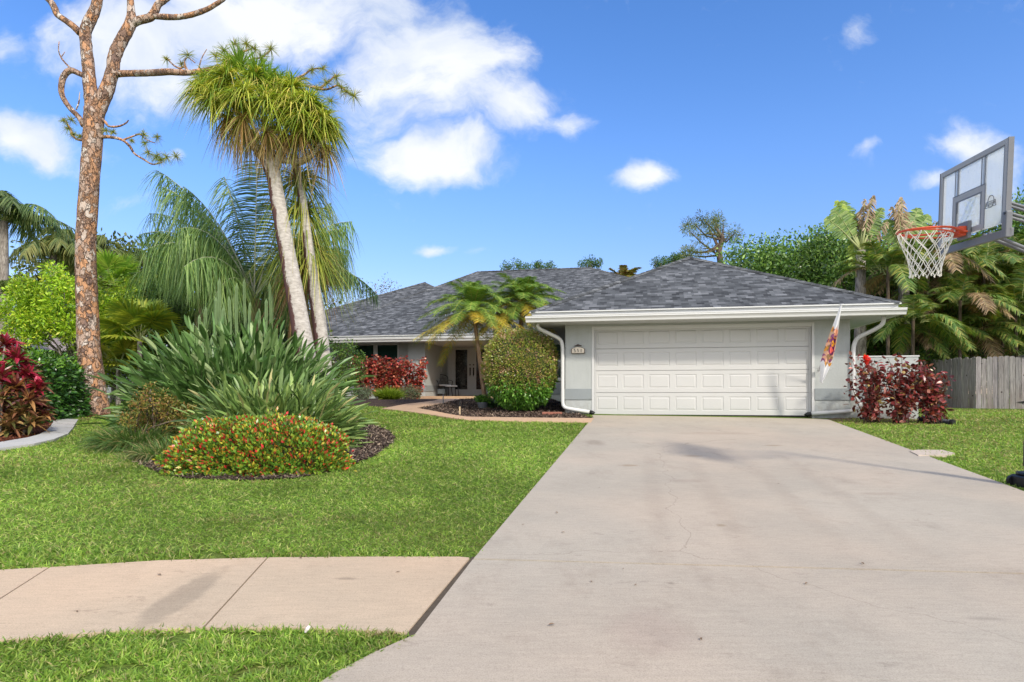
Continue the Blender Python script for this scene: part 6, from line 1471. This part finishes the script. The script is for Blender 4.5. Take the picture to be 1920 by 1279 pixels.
clumps(f, cs, .46, 85, .26, .045, [(.11, .17, .055), (.16, .21, .07), (.24, .24, .09)], None); w_.build('trunk', M_TWIG, dp, bp_, smooth=True); f.build('crown', LEAF, dp, bp_)
# traveller's palms: paddle leaves in a fan
def traveller(base, label, leaves, dead):
    o = thing('traveller_palm', label, 'palm', base, 'traveller palms beyond the fence'); f = MB(); st_ = MB(); fd_ = MB(); y = base[1]
    heart = leaves[0][4]; 
    for (px, py, L, w, hp, kd) in leaves:
        tipc = W(px, py, y + rng.uniform(-.4, .4)); h = W(*hp, y); d = norm(tipc - h); Ls = np.linalg.norm(tipc - h); st_.tube([h, tipc - d * L * .98], [.06, .03], 6)
        n = 26; t = (np.arange(n) + .5) / n
        # a torn blade: side strips from the midrib
        P0_ = tipc - d * L; drp = .18; pos = P0_[None] + L * (d[None] * t[:, None] - Zv[None] * (drp * t ** 2)[:, None])
        st_.tube(pos[::3], np.linspace(.028, .008, len(pos[::3])), 5)
        face = norm(np.array([rng.uniform(-.35, .35), -1, .15])); side = norm(np.cross(d, face))
        for s_ in (-1, 1):
            wp = w * np.sin(PI * (t * .88 + .1)) ** .6
            hang = .15 if kd == 0 else .8
            D = side[None] * s_ + d[None] * .28 - Zv * hang + rng.standard_normal((n, 3)) * (.06 if kd == 0 else .3)
            pal = [(.12, .22, .045), (.17, .28, .06), (.24, .34, .08)] if kd == 0 else ([(.36, .46, .06), (.28, .40, .06)] if kd == 2 else [(.36, .25, .16), (.50, .37, .25), (.25, .17, .10)])
            f.ribbons(pos, D, np.tile(face, (n, 1)) + rng.standard_normal((n, 3)) * .12, wp, L / n * (.92 if kd != 1 else .8) if kd != 2 else L / n * 1.3, cols(n, pal, None, .08), 4, lambda t: 1 if t < .8 else .5, droop=.12 if kd != 1 else .4)
    w_ = MB(); w_.tube([base, base * .4 + W(*heart, y) * .6, W(*heart, y)], [.22, .2, .16], 10); w_.build('trunk', M_TRUNKG, o, base, smooth=True)
    st_.build('leafstalks', M_RIB, o, base, smooth=True); f.build('crown', LEAF, o, base); return o
h1 = (1614, 470); 
traveller(on_ground(1612, 23.5), 'left traveller palm with broad green paddles and torn brown tips', [(1562, 378, 1.5, .42, h1, 0), (1580, 362, 1.6, .45, h1, 0), (1548, 398, 1.2, .38, h1, 0), (1600, 430, 1.6, .32, (1606, 520), 2), (1568, 362, 1.6, .36, h1, 2), (1610, 385, 1.3, .3, h1, 1), (1622, 362, 1.2, .28, h1, 1), (1638, 352, 1.5, .25, h1, 1), (1655, 378, 1.3, .3, h1, 0), (1645, 395, 1.3, .35, h1, 0), (1665, 405, 1.2, .3, h1, 1)], 0)
h2 = (1694, 480)
traveller(on_ground(1696, 24.), 'right traveller palm with striped green paddles beside the hoop', [(1672, 375, 1.4, .3, h2, 1), (1690, 352, 1.9, .3, h2, 1), (1682, 365, 1.6, .3, h2, 1), (1722, 372, 2.1, .42, h2, 0), (1742, 385, 2.1, .42, h2, 0), (1756, 412, 1.9, .4, h2, 0), (1660, 400, 1.4, .36, h2, 0), (1700, 385, 1.6, .38, h2, 0), (1762, 440, 1.6, .35, h2, 0), (1670, 455, 1.1, .3, (1680, 510), 2), (1712, 400, 1.7, .4, h2, 1)], 0)
AG = 'areca palms behind the wooden fence'
PA = [(.09, .17, .04), (.14, .23, .05), (.21, .30, .065), (.32, .31, .08)]
for (px, y, pt, n, L, lab, dd) in ((1665, 22.5, 500, 24, 1.9, 'olive areca palm right behind the wing wall', .12), (1712, 22., 590, 22, 1.7, 'low areca palm behind the gap between wall and fence', .1), (1740, 23.5, 480, 26, 2.1, 'tall areca palm with dead brown fronds under the net', .3),
                                (1800, 22.8, 560, 24, 2.0, 'areca palm with long arching yellow fronds over the fence', .15), (1845, 24., 490, 26, 2.2, 'areca palm with pale dried fronds below the backboard', .35), (1905, 23., 560, 24, 2.0, 'areca palm at the right edge over the fence', .15), (1925, 25., 470, 24, 2.2, 'tall areca palm behind the backboard post', .3), (1780, 25, 500, 24, 2.1, 'shaded areca palm between the two tall arecas', .2), (1700, 24.5, 612, 18, 1.5, 'small bright areca palm low behind the fence end', .05), (1762, 24.3, 610, 18, 1.5, 'small areca palm with yellow stems low behind the fence', .05), (1822, 24.0, 610, 18, 1.5, 'small dark areca palm low over the fence middle', .1), (1880, 23.8, 606, 18, 1.5, 'small areca palm low over the fence near the hinges', .1), (1720, 25, 540, 22, 2.0, 'areca palm filling in behind the net', .2), (1870, 25.5, 540, 22, 2.0, 'areca palm filling in behind the dried fronds', .2), (1985, 23.5, 520, 20, 2.1, 'areca palm just outside the right edge of the hoop', .2)):
    bgpalm(px, y, pt, .06, areca(n, L, PA, (5, 88), 56, .46, .036, .18, dd, sp=.7, droop=(.4, .95)), lab, group=AG, tm=M_TWIG)
tree('broadleaf_tree', 'thin trees with bare tan trunks seen under the right eave', 'tree', on_ground(1640, 26.), 3.0, 1.4, 1.0, 1.2, 70, 60, .12, .06, [(.06, .12, .03), (.10, .16, .04)], None, .12, M_TRUNKT, stems=3, cr=.4, fork=.85)
o = thing('garden_shrub', 'low green bushes peeking over the fence top', 'shrub', on_ground(1840, 23.8)); ob = np.array(o.location); f = MB(); cs = np.array([on_ground(px, 23.4) + Zv * rng.uniform(.7, 2.1) for px in rng.uniform(1700, 1990, 90)])
clumps(f, cs, .42, 70, .12, .05, [(.05, .10, .025), (.08, .14, .03), (.14, .2, .04)]); f.build('foliage', LEAF, o, ob)
# trees beyond the roof line
tree('bare_tree', 'sparse twiggy tree with small coppery leaves beyond the left roof', 'tree', on_ground(700, 44.), 6.1, 3.6, 2., 2.2, 60, 26, .14, .07, [(.14, .12, .06), (.10, .13, .05), (.25, .14, .09)], None, .12, M_TRUNKG, stems=4, cr=.55, low=-.3)
tree('far_tree', 'low green tree just left of the roof edge beside the ponytail trunk', 'tree', on_ground(625, 40.), 4.5, 1.6, 1.3, 1.1, 50, 50, .16, .08, GB, None, .12, cr=.4)
for (px, y, py, rx, lab) in ((965, 60., 500, 1.5, 'tree top peeking over the middle of the main roof ridge'), (1018, 62., 500, 1.2, 'second tree top peeking over the main roof ridge'), (1107, 58., 492, 1.0, 'rounder tree top at the right end of the main ridge'), (1240, 58., 494, .9, 'thin twiggy tree top left of the garage roof peak'), (1270, 56., 486, .9, 'tuft of pine foliage touching the garage roof peak')):
    bs_ = on_ground(px, y); h = W(px, py, y)[2] - bs_[2]; tree('far_tree', lab, 'tree', bs_, h - .2, rx, rx, .55, 26, 50, .16, .08, GB, None, .16, cr=.35, group='far tree tops over the roof')
bs_ = on_ground(1172, 52.); palm('fan_palm', 'yellowing palm top in the notch between the two roofs', 'palm', bs_, W(1170, 524, 52), .2, areca(16, 2.2, [(.30, .28, .06), (.2, .22, .05), (.36, .2, .07)], (30, 88), 30, .5, .12), M_TRUNKG)
# far wood closing the view
f = MB(); cs = []
for (x0, x1, y, h0, h1_, n) in ((-75, -14, 62, 5, 8.5, 420), (20, 60, 62, 5, 9, 300), (-14, 20, 75, 3, 5, 140), (60, 120, 70, 5, 9, 160), (-130, -75, 70, 5, 9, 160)):
    for i in range(n): cs.append((rng.uniform(x0, x1), y + rng.uniform(-3, 3), 1.3 + rng.random() ** .6 * rng.uniform(h0, h1_)))
clumps(f, np.array(cs), 1.3, 70, .5, .3, [(.05, .09, .03), (.08, .12, .04), (.11, .15, .05)]); tag(f.build('distant_wood', LEAF), 'distant belt of green trees closing the view', 'trees', kind='stuff')
# fallen leaves on the concrete
dl = MB(); dl.ribbons([(0, 0, .006)], [(1, 0, .1)], [(0, .1, 1)], [.07], [.028], [(.22, .15, .10)], 5, lambda t: max(.1, math.sin(PI * t)), droop=.06, fold=.5)
first = None
for i, (px, py) in enumerate(((1168, 1073), (742, 1081), (1110, 1100), (1052, 1005), (978, 990), (1046, 968), (295, 1085), (1190, 1106), (1510, 1104), (1620, 1066), (1040, 1180), (1315, 1211), (565, 1055), (145, 1157))):
    p_ = G(px, py) + Zv * .026
    if first is None:
        first = dl.build('fallen_leaf', CHIP); o = first
    else: o = first.copy(); COL.objects.link(o)
    o.location = tuple(p_); o.rotation_euler = (0, 0, rng.uniform(0, 6.28)); s_ = rng.uniform(.3, .65); o.scale = (s_, s_, s_)
    tag(o, 'small dry brown leaf fallen on the pale concrete', 'leaf', 'fallen leaves on the concrete')
q = G(572, 1199) + Zv * .035; m_ = MB(); m_.tube([q + Zv * .0, q + np.array([.012, 0, .018]), q + np.array([.02, .01, .03])], [.006, .011, .006], 7, jit=.5); tag(m_.build('pale_pebble', plain('shell_white', (.75, .68, .62), .8), bevel=.003), 'pale pebble caught in the grass strip before the sidewalk', 'pebble')
